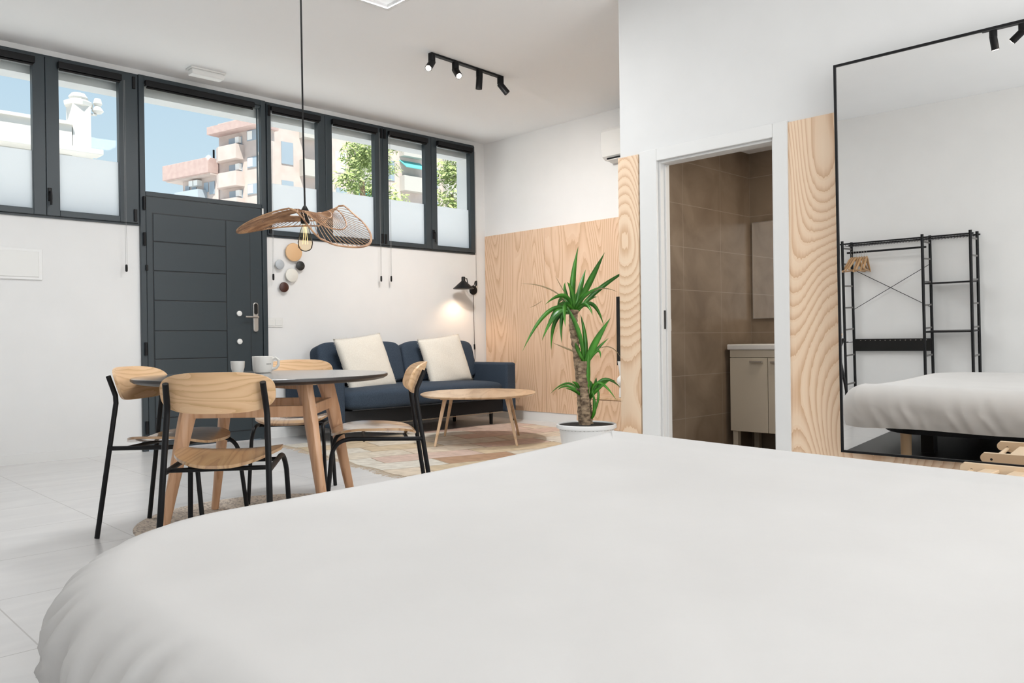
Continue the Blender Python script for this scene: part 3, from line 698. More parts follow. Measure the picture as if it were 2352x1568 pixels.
def weld(o):
    bm = bmesh.new(); bm.from_mesh(o.data); bmesh.ops.remove_doubles(bm, verts=bm.verts, dist=.0008); bmesh.ops.recalc_face_normals(bm, faces=bm.faces)
    for q in bm.faces: q.smooth = True
    bm.to_mesh(o.data); bm.free(); return o
for i, (xc, wd) in enumerate(((4.49, .97), (5.47, .97))):
    mb = roundbox(-wd/2, wd/2, -.10, .10, -.215, .215, .1, 9, 96, 48)
    mb.xf(Matrix.Translation((S(xc), Yv(6.76), .675)) @ Matrix.Rotation(R(-15), 4, 'X'))
    bc = mb.build('back_cushion', NAVY, sf, smooth=True, autos=180)
    Mx = Matrix.Translation((S(xc), Yv(6.76), .675)) @ Matrix.Rotation(R(-15), 4, 'X')
    e_ = wd/2-.02; pth = None and [(-e_, -.088, -.16), (-e_, -.088, .18), (-e_+.03, -.088, .198), (e_-.03, -.088, .198), (e_, -.088, .18), (e_, -.088, -.16)]
for x in (3.98, 5.80):
    for y in (6.26, 6.86):
        MB().lathe([(.016, 0), (.018, .01), (.022, .14)], (S(x), Yv(y), .0085 if y < 6.4 else 0), 14).build('leg', BLK, sf, smooth=True)
# castor-like metal foot at the right end
MB().tube([(S(6.03), Yv(6.20), .14), (S(6.04), Yv(6.19), .05), (S(6.07), Yv(6.17), .035), (S(6.08), Yv(6.17), .011)], .011, 10).build('foot_bracket', BLK, sf, smooth=True)
for i, (x, y, z, ry, rz, sz, lb) in enumerate(((4.40, 6.50, .690, -6, 4, .56, 'large square cream linen cushion at the left end of the sofa'),
                                     (5.40, 6.52, .690, -6, -4, .53, 'square cream linen cushion in front of the sofa right back cushion'))):
    t = thing('throw_pillow', lb, 'cushion', (x, y, z), 0, 'cream cushions on the sofa')
    t.rotation_euler = (R(-20), R(ry), R(rz))
    q = weld(cushion(sz, sz, .15, seed=i, wr=.08).build('cover', LINEN, t, smooth=True))
    fr = MB(); random.seed(10+i)
    e_ = sz/2
    for s in range(4):
        for k in range(46):
            u = -1+2*(k+.5)/46; pin = .95+.05*abs(u)**2
            a, b = (u*e_, e_*pin) if s == 0 else (u*e_, -e_*pin) if s == 1 else (e_*pin, u*e_) if s == 2 else (-e_*pin, u*e_)
            d = Vector((0 if s < 2 else (1 if s == 2 else -1), 0, (1 if s == 0 else -1) if s < 2 else 0))
            tl = random.uniform(.008, .016); jx = random.uniform(-.004, .004)
            fr.tube([(a, 0, b), (a+d.x*tl+jx, jx, b+d.z*tl+jx)], .0012, 3)
    fr.build('fringe', LINEN, t)

# ------------------------------------------------------------------ coffee table
ct = thing('coffee_table', 'low oval pale wood coffee table on splayed legs in front of the sofa', 'coffee table', (4.77, 5.31, 0), R(44))
def oval(a, b, e, n=72):
    return [(a*math.copysign(abs(math.cos(2*PI*k/n))**(2/e), math.cos(2*PI*k/n)), b*math.copysign(abs(math.sin(2*PI*k/n))**(2/e), math.sin(2*PI*k/n))) for k in range(n)]
o1 = oval(.60, .505, 2.2); o2 = oval(.58, .485, 2.2)
MB().add([(x, y, .415) for x, y in o2]+[(x, y, .428) for x, y in o1]+[(x, y, .434) for x, y in o1],
         [tuple(range(71, -1, -1)), tuple(range(144, 216))]+[(i, (i+1) % 72, 72+(i+1) % 72, 72+i) for i in range(72)]+[(72+i, 72+(i+1) % 72, 144+(i+1) % 72, 144+i) for i in range(72)]).build('tabletop', OAKT, ct)
for k, (sx, sy) in enumerate(((1, 1), (-1, 1), (-1, -1), (1, -1))):
    p = (sx*.37, sy*.345, 0.009); q = (sx*.30, sy*.26, .415)
    def rc4(c, w, d): return [(c[0]-w, c[1]-d, c[2]), (c[0]+w, c[1]-d, c[2]), (c[0]+w, c[1]+d, c[2]), (c[0]-w, c[1]+d, c[2])]
    MB().hexa(rc4(p, .012, .010), rc4(q, .030, .016)).build('leg', OAKT, ct, bevel=.004)
for s in (-1, 1):
    MB().box((s*.30-.030, -.30, .397), (s*.30+.030, .30, .415)).build('leg_mount', OAKT, ct, bevel=.003)

# ------------------------------------------------------------------ TV bench, TV, vase
bn = thing('tv_bench', 'low wooden TV bench against the pine wall behind the plant', 'cabinet', (6.21, 4.37, 0))
MB().box((-.19, -.88, .02), (.212, .88, .312)).build('body', PINE2, bn, bevel=.002)
MB().box((-.205, -.90, .312), (.212, .90, .334)).build('top_board', OAKT, bn, bevel=.002)
for k in range(3):
    MB().box((-.203, -.87+k*.585, .03), (-.191, -.295+k*.585, .305)).build('drawer_front', PINE2, bn, bevel=.002)
MB().box((-.17, -.86, 0), (.20, .86, .02)).build('plinth', BLKR, bn)
tv = thing('television', 'wall-mounted black television, only its left edge seen past the corner', 'television', (6.36, 4.41, .63))
MB().box((-.02, -.59, 0), (.03, .59, .68)).build('casing', BLKR, tv, bevel=.004)
MB().box((-.0225, -.578, .02), (-.0195, .578, .668)).build('screen', mat('tv_screen', (.005, .005, .006), .12), tv)
MB().box((.03, -.2, .2), (.062, .2, .5)).build('wall_mount', BLK, tv)
vs_ = thing('vase', 'white stacked-shape ceramic vase on the TV bench', 'vase', (6.12, 4.76, .334))
MB().lathe([(.030, 0), (.036, .004), (.034, .07), (.028, .10), (.032, .105), (.048, .125), (.056, .155), (.050, .185), (.032, .203), (.026, .21), (.030, .24), (.044, .33), (.046, .345), (.040, .343), (.028, .26), (.003, .25)], (0, 0, 0), 40).build('body', WHTP, vs_, smooth=True)

# ------------------------------------------------------------------ yucca
PC = Vector((4.20, 3.58, 0))
ypl = thing('potted_yucca', 'tall yucca plant in a white pot in front of the pine wall', 'plant', PC)
MB().lathe([(.135, .0), (.145, .004), (.185, .285), (.188, .292), (.203, .294), (.205, .300), (.203, .318), (.197, .322), (.190, .318), (.183, .290), (.02, .285)], (0, 0, 0), 56).build('pot', WHT, ypl, smooth=True)
so = MB(); so.lathe([(.186, .286), (.1885, .312), (.10, .315), (.01, .317)], (0, 0, 0), 40).build('soil', SOIL, ypl, smooth=True)
K = 5.5/1855.36
def pp(px, py, dep=0.):   # trunk and leaf layout in the plant's own upright plane
    l = (px-1350)*K; z = .9+(766-py)*K
    q = RU*l+RV*dep; return Vector((q.x, q.y, z))
def trunk(pts, rad):
    mb = MB(); P = [pp(*p) for p in pts]; Q = []; rs = []
    for i in range(len(P)-1):
        for k in range(8):
            Q.append(P[i].lerp(P[i+1], k/8)); rs.append(rad[i]+(rad[i+1]-rad[i])*k/8+.0025*random.uniform(-1, 1)+(.0025 if k % 2 else -.0015))
    Q.append(P[-1]); rs.append(rad[-1]); mb.tube(Q, rs, 14); return mb
trunk([(1341, 966, 0), (1337, 880, .01), (1330, 800, .01), (1322, 740, .0), (1324, 700, 0)], [.026, .027, .026, .027, .033]).build('trunk', BARK, ypl, smooth=True)
trunk([(1349, 966, -.03), (1346, 900, -.035), (1341, 850, -.03), (1341, 818, -.03)], [.030, .029, .028, .033]).build('trunk', BARK, ypl, smooth=True)
trunk([(1361, 966, .02), (1359, 930, .02), (1358, 905, .02)], [.016, .014, .012]).build('trunk', BARK, ypl, smooth=True)
def leafs(name, base, specs, m=LEAF):
    mb = MB()
    for sp in specs:
        (bx, by, bd), (mx_, my), (tx, ty), td, wpx = sp
        a = pp(bx, by, bd); c = pp(tx, ty, td); b = pp(mx_, my, (bd+td)*.5); b = b*2-(a+c)*.5
        P = bez(a, b, c, 12); T = [(P[min(i+1, 12)]-P[max(i-1, 0)]).normalized() for i in range(13)]
        W_ = wpx*K/2; vs = []; fs = []
        view = (RV+Vector((0, 0, .15)))
        side0 = None
        for i, p in enumerate(P):
            t = i/12; ww = W_*(.55+.45*math.sin(min(1, t*2)*PI/2))*(1 if t < .5 else max(.02, 1-((t-.5)/.5)**1.7))
            sd = T[i].cross(view); sd = sd.normalized() if sd.length > .2 else T[i].cross(Vector((0, 0, 1))).normalized()
            if side0 is not None and sd.dot(side0) < 0: sd = -sd
            side0 = sd; nn = T[i].cross(sd).normalized()
            sd2 = (sd*.9+nn*.35*math.sin(bx*7+tx)).normalized(); nn = T[i].cross(sd2).normalized()
            vs += [p-sd2*ww+nn*ww*.35, p, p+sd2*ww+nn*ww*.35, p+nn*.0012]
        for i in range(12):
            o_ = i*4
            fs += [(o_, o_+1, o_+5, o_+4), (o_+1, o_+2, o_+6, o_+5), (o_, o_+4, o_+7, o_+3), (o_+3, o_+7, o_+6, o_+2)]
        mb.add(vs, fs)
    return mb.build(name, m, ypl, smooth=True, autos=180)
b1 = (1326, 700, 0)
c1 = [(b1, (1322, 640), (1338, 553), .05, 15), ((1330, 698, 0), (1358, 640), (1393, 573), -.10, 15), ((1330, 702, -.01), (1340, 655), (1356, 605), .10, 12),
      ((1332, 705, 0), (1385, 652), (1461, 604), .12, 11), ((1320, 700, 0), (1282, 672), (1240, 712), -.12, 0.1), ((1316, 700, 0), (1262, 706), (1205, 793), -.10, 10),
      ((1318, 705, 0), (1283, 712), (1250, 770), -.02, 11), ((1318, 708, 0), (1284, 722), (1273, 792), .1, 10), ((1320, 708, 0), (1298, 712), (1296, 776), .02, 11),
      ((1332, 705, 0), (1368, 686), (1397, 738), .10, 10), ((1330, 706, 0), (1358, 678), (1386, 667), .2, 8), ((1320, 700, 0), (1302, 672), (1290, 690), .2, 10),
      ((1322, 698, 0), (1298, 668), (1256, 690), -.2, 11), ((1322, 696, 0), (1308, 660), (1310, 632), .2, 9), ((1324, 700, 0), (1300, 684), (1268, 727), .22, 12),
      ((1328, 700, 0), (1345, 672), (1384, 650), -.22, 9), ((1326, 700, 0), (1318, 660), (1306, 640), -.15, 10), ((1330, 702, 0), (1350, 690), (1362, 715), -.15, 9),
      ((1318, 704, 0), (1290, 700), (1262, 748), .18, 9), ((1322, 700, 0), (1302, 690), (1300, 740), -.2, 12), ((1326, 702, 0), (1332, 672), (1352, 640), .25, 10)]
c1 = [s for s in c1 if s[4] > 1]
leafs('crown_foliage', b1, c1)
leafs('dry_leaves', b1, [((1312, 690, 0), (1270, 652), (1204, 638), .0, 3.2), ((1335, 690, 0), (1378, 654), (1426, 661), 0, 3.2), ((1308, 668, 0), (1295, 645), (1283, 622), 0, 1.8),
                         ((1335, 800, 0), (1310, 790), (1275, 775), 0, 4), ((1380, 790, 0), (1410, 788), (1432, 815), 0, 2.2), ((1250, 680, -.1), (1235, 690), (1222, 695), -.1, 1.5)], LEAFB)
b2 = (1350, 830, -.01)
leafs('crown_foliage', b2, [(b2, (1370, 780), (1406, 720), -.06, 16), (b2, (1350, 768), (1341, 710), .05, 10), (b2, (1372, 798), (1407, 766), .08, 8), ((1345, 815, 0), (1332, 745), (1296, 680), -.1, 11),
                            (b2, (1340, 800), (1318, 795), .1, 9), (b2, (1375, 795), (1383, 812), -.05, 7), ((1352, 895, 0), (1352, 850), (1356, 795), -.04, 15), ((1356, 940, 0), (1351, 880), (1362, 815), .02, 14), (b2, (1330, 790), (1324, 775), -.15, 9)])
b3 = (1359, 908, .02)
leafs('crown_foliage', b3, [(b3, (1378, 868), (1418, 908), -.05, 8), (b3, (1390, 862), (1432, 882), .05, 8), (b3, (1372, 875), (1378, 858), .12, 8), (b3, (1392, 870), (1425, 868), .15, 7), (b3, (1365, 880), (1360, 862), .1, 9), (b3, (1372, 886), (1400, 862), -.1, 7),
                            ((1340, 898, 0), (1310, 868), (1268, 892), .0, 6), ((1340, 898, 0), (1312, 876), (1286, 886), .1, 7), ((1342, 895, 0), (1330, 872), (1316, 864), -.05, 8), ((1340, 902, 0), (1325, 885), (1300, 878), -.1, 8),
                            ((1361, 950, 0), (1368, 925), (1362, 880), -.05, 9), ((1365, 945, 0), (1378, 900), (1372, 878), 0, 6)])

# ------------------------------------------------------------------ bed
bd = thing('bed', 'large double bed with white duvet filling the foreground', 'bed', (1.69, 1.2, 0))
BX0, BX1, BY1, ZT, RD, RC, RCL, SA_, SB_, L1_, L2_ = .457, 2.923, 2.37, .50, .151, .154, .602, .092, .051, .991, 1.776
BY0 = .12
per = []
def arc(cx, cy, r_, a0, n):
    for i in range(n+1):
        a = a0+PI/2*i/n; per.append((cx+r_*math.cos(a), cy+r_*math.sin(a), math.cos(a), math.sin(a)))
arc(BX1-RC, BY1-RC, RC, 0, 18); arc(BX0+RCL, BY1-RCL, RCL, PI/2, 60); arc(BX0+RC, BY0+RC, RC, PI, 14); arc(BX1-RC, BY0+RC, RC, 1.5*PI, 14)
P2 = []
for i in range(len(per)):
    a = Vector(per[i]); b = Vector(per[(i+1) % len(per)]); L_ = math.hypot(b.x-a.x, b.y-a.y); m_ = max(1, int(L_/.014))
    for j in range(m_): P2.append(a.lerp(b, j/m_))
def dz_(x, y): return SA_*(1-math.exp(-max(0, BX1-x)/L1_))+SB_*(1-math.exp(-max(0, BY1-y)/L2_))
from mathutils import noise as mn
rings = []
HEM = .205
def fold(s, k):     # s arc length along the edge, k 0 top .. 1 hem: gathers that run down and slightly askew
    q = s+k*.10
    r1 = 1-2.2*abs(mn.noise(Vector((q*10.5, k*.7, 3.1)))); r2 = 1-2.0*abs(mn.noise(Vector((q*22-k*1.5, k*1.2, 7.7))))
    return (r1*.75+r2*.22-.55)
arcs = [0]
for i in range(1, len(P2)): arcs.append(arcs[-1]+math.hypot(P2[i].x-P2[i-1].x, P2[i].y-P2[i-1].y))
NPR = 12; NSD = 12; inner = [.90, .72, .56, .42, .31, .22]
cxm, cym = (BX0+BX1)/2, (BY0+BY1)/2
V = []; 
def ring(fn):
    for i, p in enumerate(P2): V.append(fn(i, p))
cyc = arcs[-1]+.014
def side_amp(p):     # deeper gathers at the far-left corner, pulled flat along the mirror side
    return .012+.046*max(0, min(1, -p.z+.15))
for k in range(NSD, 0, -1):
    h = k/NSD
    def fn(i, p, h=h):
        dz = dz_(p.x, p.y); z0 = ZT-dz-RD; hem = HEM-.15*max(0, -p.z)**1.5; z = z0+(hem-z0)*h
        out = fold(arcs[i]+ (0), .5+h*.8)*side_amp(p)*(1-.25*h)-(.012 if p.z > .3 else .040)*h**1.6+ .004*math.sin(h*PI)
        return (p.x+p.z*out, p.y+p.w*out, z+.006*math.sin(arcs[i]*6)*h)
    ring(fn)
for k in range(NPR+1):
    kk = NPR-k; t = PI/2*kk/NPR
    ins, dn = RD*(1-math.sin(PI/2-(PI/2-t))), RD*(1-math.cos(t))
    def fn(i, p, t=t):
        ins = RD*(1-math.sin(t)); dn = RD*(1-math.cos(t)); dz = dz_(p.x, p.y)
        out = fold(arcs[i], .5*t/(PI/2))*side_amp(p)*(t/(PI/2))**1.3
        return (p.x-p.z*(ins-out), p.y-p.w*(ins-out), ZT-dz-dn)
    ring(fn)
base_r = [(p.x-p.z*RD, p.y-p.w*RD) for p in P2]
for q in (.97, .93, .88, .82, .74, .64, .52, .38, .24, .10):
    def fn(i, p, q=q):
        x, y = cxm+(base_r[i][0]-cxm)*q, cym+(base_r[i][1]-cym)*q
        return (x, y, ZT-dz_(x, y)-.010*(1-math.exp(-(1-q)*14))+.0035*mn.noise(Vector((x*5, y*5, 0)))*min(1, (1-q)*12))
    ring(fn)
N2 = len(P2); NR = len(V)//N2
F = [(j*N2+i, j*N2+(i+1) % N2, (j+1)*N2+(i+1) % N2, (j+1)*N2+i) for j in range(NR-1) for i in range(N2)]
F.append(tuple((NR-1)*N2+i for i in range(N2)))
dv = MB().add([(x-1.69, y-1.2, z) for x, y, z in V], F).build('duvet', SHEET, bd, smooth=True, autos=180)
MB().prism([(x-1.69, y-1.2) for x, y in rrect(.62, .2, 2.80, 2.20, .42, 10)], .20, .34).build('mattress', SHEET, bd, bevel=.02)
MB().prism([(x-1.69, y-1.2) for x, y in rrect(.68, .2, 2.78, 2.17, .3, 8)], .155, .20).build('bed_base', NAVYD, bd, bevel=.006)
for x, y in ((2.71, 1.98), (2.71, .3), (.85, 1.9), (.85, .3)):
    MB().lathe([(.034, 0), (.036, .155)], (x-1.69, y-1.2, .004), 24).build('leg', mat('pine_leg', (.66, .47, .29), .5), bd, smooth=True)
MB().box((2.48-1.69, 1.84-1.2, .004), (2.58-1.69, 1.92-1.2, .155)).build('centre_leg', BLK, bd)
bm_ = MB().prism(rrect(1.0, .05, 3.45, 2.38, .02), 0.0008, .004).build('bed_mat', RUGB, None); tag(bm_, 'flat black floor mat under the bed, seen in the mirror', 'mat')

# ------------------------------------------------------------------ wall mirror (hung, top leaning a little into the room)
mr = thing('wall_mirror', 'tall wall mirror with thin black frame on the pine cladding', 'mirror', (XM-.036, 1.22, .275))
mr.rotation_euler = (0, R(-1.2), R(2.0))
MW, MH = 1.286, 2.055
fm = MB()
for a, b in (((-.022, -.643, 0), (0, .643, .012)), ((-.022, -.643, MH-.012), (0, .643, MH)), ((-.022, .631, .012), (0, .643, MH-.012)), ((-.022, -.643, .012), (0, -.631, MH-.012))): fm.box(a, b)
fm.build('frame', BLK, mr)
MB().box((-.016, -.631, .012), (-.004, .631, MH-.012)).build('mirror_glass', MIRROR, mr)
MB().box((-.004, -.60, MH-.16), (.018+.012, -.45, MH-.12)).build('hanger_block', BLK, mr)
MB().box((-.004, .45, MH-.16), (.018+.012, .60, MH-.12)).build('hanger_block', BLK, mr)

# ------------------------------------------------------------------ folding wooden stool by the mirror
st = thing('folding_luggage_rack', 'folding pine luggage rack between the bed and the tall mirror', 'luggage rack', (4.05, .90, 0))
PW = mat('raw_pine', (.74, .56, .38), .5)
def rail(x, p0, p1, w0, w1, th=.028):
    p0, p1 = Vector(p0), Vector(p1); d = (p1-p0).normalized(); nn = Vector((-d.y, d.x)); P = []
    for i in range(9): a = PI/2+PI*i/8; P.append(p0+(d*math.cos(a)+nn*math.sin(a))*w0)
    for i in range(9): a = -PI/2+PI*i/8; P.append(p1+(d*math.cos(a)+nn*math.sin(a))*w1)
    return MB().prism([(q.x, q.y) for q in P], x-th/2, x+th/2, 'X')
chk = [(.31+.024*math.cos(R(g)), .278+.024*math.sin(R(g))) for g in range(75, -76, -25)]
chk = [(.32, .302)]+chk+[(.30, .258), (.13, .195), (.115, .17), (.11, 0), (.05, 0), (.045, .13), (.0, .175), (-.35, .175), (-.40, .13), (-.405, 0), (-.465, 0), (-.47, .17), (-.50, .195), (-.64, .262), (-.66, .285), (-.64, .300)]
for x in (.075, -.31):
    ck_ = MB().prism([(p[0], p[1]) for p in chk], x-.014, x+.014, 'X').build('side_panel', PW, st, bevel=.003)
    MB().tube([(x-.0145, .285, .272), (x+.0145, .285, .272)], .006, 10).build('bolt', BLKR, ck_)
for k in range(7):
    y = .20-k*.115
    MB().box((-.296, y-.03, .268), (.061, y+.03, .284)).build('slat', PW, st, bevel=.003)
for y, z in ((.285, .265), (-.60, .265), (.08, .06), (-.435, .06)):
    MB().tube([(-.297, y, z), (.062, y, z)], .010, 10).build('crossbar', PW, st, smooth=True)

# ------------------------------------------------------------------ clothes rack on the rear wall (seen in the mirror)
ck = thing('clothes_rack', 'black metal clothes rack with shelves, seen in the mirror', 'clothes rack', (-.95, 3.0, 0))
XF, XK = .15, -.15     # front and back posts, local x
ys = [2.30-3.0, 2.76-3.0, 3.60-3.0]
for y in ys:
    for x in (XF, XK):
        MB().tube([(x, y, 0), (x, y, 1.76)], .0155, 10).build('post', BLK, ck, smooth=True)
    rg_ = MB()
    for z in (.12, .45, .75, 1.0, 1.25, 1.50, 1.68): rg_.box((XK, y-.005, z-.009), (XF, y+.005, z+.009))
    rg_.build('side_rungs', mat('grey_steel', (.20, .19, .18), .4, .4), ck)
for x in (XF, XK):
    MB().tube([(x, ys[0]-.03, 1.725), (x, ys[2]+.03, 1.725)], .009, 8).build('top_rail', BLK, ck, smooth=True)
cw = MB()
for k in range(44):
    y = ys[0]+(ys[2]-ys[0])*k/43; cw.tube([(XK, y, 1.725), (XK+.02, y, 1.705), (XF-.02, y, 1.705), (XF, y, 1.725)], .0022, 5)
cw.build('wire_shelf', BLK, ck)
MB().tube([(0, ys[1], 1.63), (0, ys[2], 1.63)], .011, 10).build('hanging_rail', BLK, ck, smooth=True)
for z in (1.23, .71):
    MB().box((XK, ys[0], z-.008), (XF, ys[1], z+.008)).build('shelf', BLK, ck)
for a, b in ((1.45, .97), (.97, 1.45)):
    MB().tube([(XK, ys[1], a), (XK, ys[2], b)], .0035, 6).build('cross_brace', BLK, ck)
hb = MB().box((XK+.012, ys[1], .49), (XK+.02, ys[2], .63)).build('hook_panel', BLKR, ck)
hk = MB()
for k in range(14): hk.box((XK+.02, ys[1]+.05+k*.054, .610), (XK+.024, ys[1]+.060+k*.054, .616))
hk.build('panel_slots', STEEL, hb)
MB().tube([(XK+.02, ys[2]-.02, .60), (XK+.20, ys[2]+.0, .60), (XK+.20, ys[2]+.05, .60), (XK+.02, ys[2]+.06, .60)], .004, 6).build('wire_hook', BLK, ck)
HW = mat('hanger_wood', (.55, .33, .16), .4)
hg0 = None
for i in range(7):
    if hg0 is None:
        hg0 = thing('clothes_hanger', '', 'hanger')
        b = MB().tube([(-.20, 0, -.20), (-.13, 0, -.145), (-.05, 0, -.075), (0, 0, -.05), (.05, 0, -.075), (.13, 0, -.145), (.20, 0, -.20)], [.008, .011, .012, .012, .012, .011, .008], 8, squash=.7).build('shoulder', HW, hg0, smooth=True)
        MB().tube([(-.19, 0, -.20), (.19, 0, -.20)], .006, 6).build('trouser_bar', HW, hg0, smooth=True)
        MB().tube([(0, 0, -.05), (0, 0, -.01)]+[(.0+.017*math.sin(a), 0, .007-.017*math.cos(a)+.0) for a in [R(q) for q in range(0, 250, 25)]], .0015, 5).build('hook', STEEL, hg0, smooth=True)
        h = hg0
    else: h = copy_tree(hg0)
    h.location = (-.95, 3.38+i*.028, 1.622); h.rotation_euler = (0, R((-4, 3, -1, 5, -3, 1, 4)[i]), R(-8+i*4))
    h['label'] = 'wooden coat hanger in the bunch on the black clothes rack'; h['group'] = 'wooden hangers on the clothes rack'

# ------------------------------------------------------------------ bathroom things
vn = thing('vanity_cabinet', 'cream two-door vanity cabinet with basin top in the bathroom', 'cabinet', (5.55, 2.86, 0))
VC = mat('cream_lacquer', (.62, .56, .46), .35)
MB().box((-.18, -.30, .20), (.188, .30, .80)).build('body', VC, vn, bevel=.002)
for s in (0, 1):
    y0, y1 = (-.002, .298) if s == 0 else (-.298, -.006)
    dr = MB().box((-.20, y0, .203), (-.181, y1, .742)).build('door', VC, vn, bevel=.002)
    MB().box((-.222, (.03 if s == 0 else -.13), .708), (-.20, (.13 if s == 0 else -.03), .722)).build('handle', STEEL, dr, bevel=.002)
MB().box((-.20, -.298, .747), (-.181, .298, .80)).build('fascia', VC, vn, bevel=.002)
tp = MB().box((-.215, -.305, .802), (.188, .315, .842)).build('basin_top', WHT, vn, bevel=.008)
for x in (-.16, .15):
    for y in (-.27, .27): MB().box((x-.02, y-.02, .004), (x+.02, y+.02, .20)).build('leg', VC, vn)
bm2 = thing('bathroom_mirror', 'rectangular frameless mirror above the bathroom vanity', 'mirror', (5.738, 2.78, 1.04))
MB().box((-.012, -.39, 0), (0, .39, .735)).build('mirror_glass', MIRROR, bm2)
MB().box((-.0125, -.395, -.005), (-.002, -.39, .74)).box((-.0125, .39, -.005), (-.002, .395, .74)).box((-.0125, -.39, .735), (-.002, .39, .74)).box((-.0125, -.39, -.005), (-.002, .39, 0)).build('edge_trim', STEEL, bm2)
bs = thing('bathroom_switch', 'white switch on the brown tiles just inside the bathroom door', 'switch', (4.61, 3.199, .985))
MB().box((-.04, -.010, -.042), (.04, 0, .042)).build('plate', WHTP, bs, bevel=.003)
MB().box((-.026, -.014, -.028), (.026, -.010, .028)).build('rocker', WHTP, bs, bevel=.002)
bl_ = thing('bathroom_fill_ring', 'round ring added around the bathroom fill light', 'light', (5.05, 2.1, 2.32))
MB().lathe([(.08, 0), (.08, -.01), (.06, -.012)], (0, 0, 0), 28).build('ring', WHTP, bl_, smooth=True)
light('bathroom_fill', 'AREA', (5.05, 2.1, 2.30), (5.05, 2.1, 0), 13, (1, .88, .74), shape='DISK', size=.4)  # unseen fill added with its ring to brighten the bathroom

# ------------------------------------------------------------------ outside
GR = struct('ground_outside', mb=MB().box((-30, YW+TH, -.15), (90, 90, -.05)), m=noise_mat('pale_paving', (.72, .71, .69), (.78, .77, .75), .5, .9))
WH = noise_mat('white_render_outside', (.60, .585, .555), (.66, .64, .61), 1.5, .9)
hs = thing('parapet_house', 'white rendered house wall with ledge and chimney outside the left windows', 'building', (0, 14, 0))
MB().box((-6, 0, -.1), (4.0, 5, 4.38)).build('wall', WH, hs)
MB().box((-6, -.02, 3.93), (4.36, 0, 4.0)).box((4.0, -.02, 3.93), (4.36, 5, 4.0)).box((-6, -.35, 3.90), (4.36, -.02, 3.985)).build('ledge', WH, hs, bevel=.01)
MB().box((-6, -.05, 4.38), (4.0, .3, 4.43)).build('coping', WH, hs)
chm = MB().box((4.02, .02, 3.98), (4.29, .35, 4.74)).build('chimney', WH, hs)
MB().lathe([(.12, 4.72), (.21, 4.74), (.22, 4.80), (.13, 4.85), (.15, 4.88), (.10, 4.95)], (4.155, .18, 0), 8).build('chimney_cap', WH, chm)
MB().tube([(4.25, .1, 4.62), (4.40, .1, 4.64)], .02, 6).lathe([(.05, 4.66), (.09, 4.70), (.04, 4.78), (.07, 4.82), (.05, 4.90)], (4.42, .1, 0), 12).build('roof_vent', WH, hs, smooth=True)
BRK = noise_mat('pinkish_brick', (.43, .31, .285), (.48, .36, .33), 4, .9)
BEI = noise_mat('beige_render', (.50, .42, .385), (.56, .475, .44), 2, .9)
WND = mat('far_window', (.30, .36, .42), .3)
def fbox(a, b): return MB().box(a, b)
tw = thing('apartment_tower', 'beige and brick apartment tower with stacked balconies above the door', 'building', (18, 40, 0))
tw.rotation_euler = (0, 0, R(-77))
MB().box((-.05, .4, -.1), (3.2, 1.2, 11.5)).build('wall', BEI, tw)
MB().box((-3.9, -.25, 9.58), (-.1, 2.5, 10.36)).build('brick_penthouse', BRK, tw, bevel=.02)
MB().box((-3.75, -.1, 9.50), (-.1, 2.3, 9.58)).build('soffit', BEI, tw)
MB().box((-3.0, .35, -.1), (-.05, 2.2, 9.50)).build('wing', BEI, tw)
MB().box((-.15, -.25, 11.48), (3.4, 1.3, 11.86)).build('roof_band', BRK, tw)
MB().box((.4, .0, 11.86), (3.3, 1.2, 12.0)).build('roof_slab', BEI, tw)
for k, z in enumerate((10.8, 9.46, 8.13)):
    b = MB(); b.prism([(.10, .4), (.18, .05), (.55, -.12), (1.9, -.12), (1.9, .4)], z-.72, z, 'Z').build('balcony', BEI, tw)
    MB().box((.75, .37, z+.02), (1.75, .40, z+.46)).build('window', WND, tw)
    MB().box((1.45, .2, z+.12), (1.72, .37, z+.42)).build('air_unit', WHTP, tw)
    MB().box((2.15, .36, z+.15), (3.0, .40, z+.66)).build('window', WND, tw)
    MB().box((2.2, .345, z+.2), (2.55, .37, z+.62)).build('shutter', WHTP, tw)
MB().prism([(.1, .4), (.2, -.1), (1.9, -.1), (1.9, .4)], 6.0, 7.0, 'Z').build('balcony', BEI, tw)
for x in (-2.75, -2.2, -1.2):
    MB().box((x, .31, 8.75), (x+.35, .35, 9.25)).build('window', WND, tw)
MB().box((-.75, .31, 8.6), (-.35, .35, 9.25)).build('window', WND, tw)
MB().box((-2.95, -.2, 8.38), (-1.0, .35, 8.85)).build('balcony', mat('balcony_glass', (.40, .45, .50), .3), tw)
for x in (-2.1, -1.7): MB().box((x, .05, 9.12), (x+.32, .35, 9.40)).build('air_unit', WHTP, tw)
MB().tube([(-.35, .3, 10.3), (-.35, .3, 10.85)], .05, 6).build('aerial', BLK, tw)
ab = thing('apartment_block', 'pale apartment block with awnings behind the trees', 'building', (21, 40, 0))
MB().hexa([(0, 0, -.1), (22, 0, -.1), (26, 10, -.1), (6, 10, -.1)], [(0, 0, 17), (22, 0, 17), (26, 10, 17), (6, 10, 17)]).build('wall', BEI, ab)
TEAL = mat('teal_awning', (.10, .42, .42), .7)
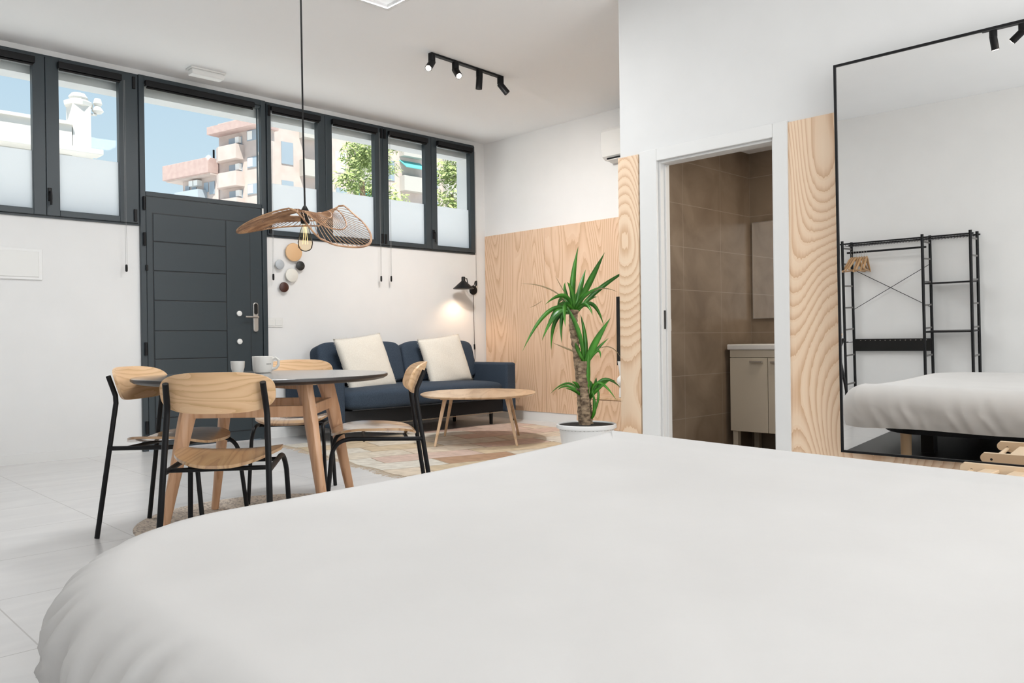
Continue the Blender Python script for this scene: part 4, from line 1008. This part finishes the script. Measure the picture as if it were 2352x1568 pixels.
for r_ in range(5):
    z = 6.2+r_*2.1
    for c_ in range(6):
        x = .6+c_*3.4
        MB().box((x+1.3, -.5, z-.35), (x+2.9, 0, z+.55)).build('balcony', mat('pale_balcony', (.46, .44, .41), .8) if c_ == 0 and r_ == 0 else D.materials['pale_balcony'], ab)
        MB().box((x+.2, -.04, z+.2), (x+.9, .0, z+1.4)).build('window', WND if (c_+r_) % 3 else WHTP, ab)
        if (c_*2+r_) % 3 == 0:
            MB().hexa([(x+1.3, -.7, z+1.0), (x+2.9, -.7, z+1.0), (x+2.9, 0, z+1.5), (x+1.3, 0, z+1.5)], [(x+1.3, -.7, z+1.05), (x+2.9, -.7, z+1.05), (x+2.9, 0, z+1.55), (x+1.3, 0, z+1.55)]).build('awning', TEAL, ab)
LF = mat('tree_leaf', (.34, .42, .16), .6)
LFt = LF.node_tree.nodes['Principled BSDF']; LFt.inputs['Subsurface Weight'].default_value = 0
def tree(x, y, blobs, label, seed):
    rnd = random.Random(seed)
    t = thing('tree', label, 'tree', (x, y, -.05), 0, 'trees outside the right windows')
    MB().tube([(0, 0, 0), (.1, 0, 2.5), (0, .1, 5.2)], [.18, .14, .07], 10).build('trunk', BARK, t, smooth=True)
    mb = MB(); vs = []; fs = []
    for (bx, by, bz, br, n) in blobs:
        for i in range(n):
            d = Vector((rnd.gauss(0, 1), rnd.gauss(0, 1), rnd.gauss(0, 1))).normalized()*br*rnd.random()**.5
            c = Vector((bx, by, bz))+Vector((d.x, d.y, d.z*.75)); s = rnd.uniform(.05, .11)
            a = Vector((rnd.gauss(0, 1), rnd.gauss(0, 1), rnd.gauss(0, 1)-.8)).normalized(); b = a.orthogonal().normalized()
            o_ = len(vs); vs += [c, c+a*s+b*s*.35, c+a*s*2.4, c+a*s-b*s*.35]; fs.append((o_, o_+1, o_+2, o_+3))
    mb.add(vs, fs).build('foliage', LF, t)
tree(12.2, 18, [(0, 0, 5.9, .62, 900), (-.4, 0, 5.2, .45, 350), (.4, 0, 6.6, .4, 300)], 'loose green tree seen through the second pane right of the door', 1)
tree(13.9, 20.2, [(.0, 0, 5.4, .75, 900), (.5, 0, 6.3, .5, 450), (-.3, 0, 6.2, .45, 350), (.9, 0, 5.2, .5, 350), (.8, 0, 7.0, .4, 250)], 'green tree seen through the third pane right of the door', 2)
tree(15.3, 18, [(0, 0, 5.9, .7, 1100), (-.2, 0, 5.0, .6, 500), (.3, 0, 6.5, .5, 400)], 'green tree seen through the rightmost pane', 3)
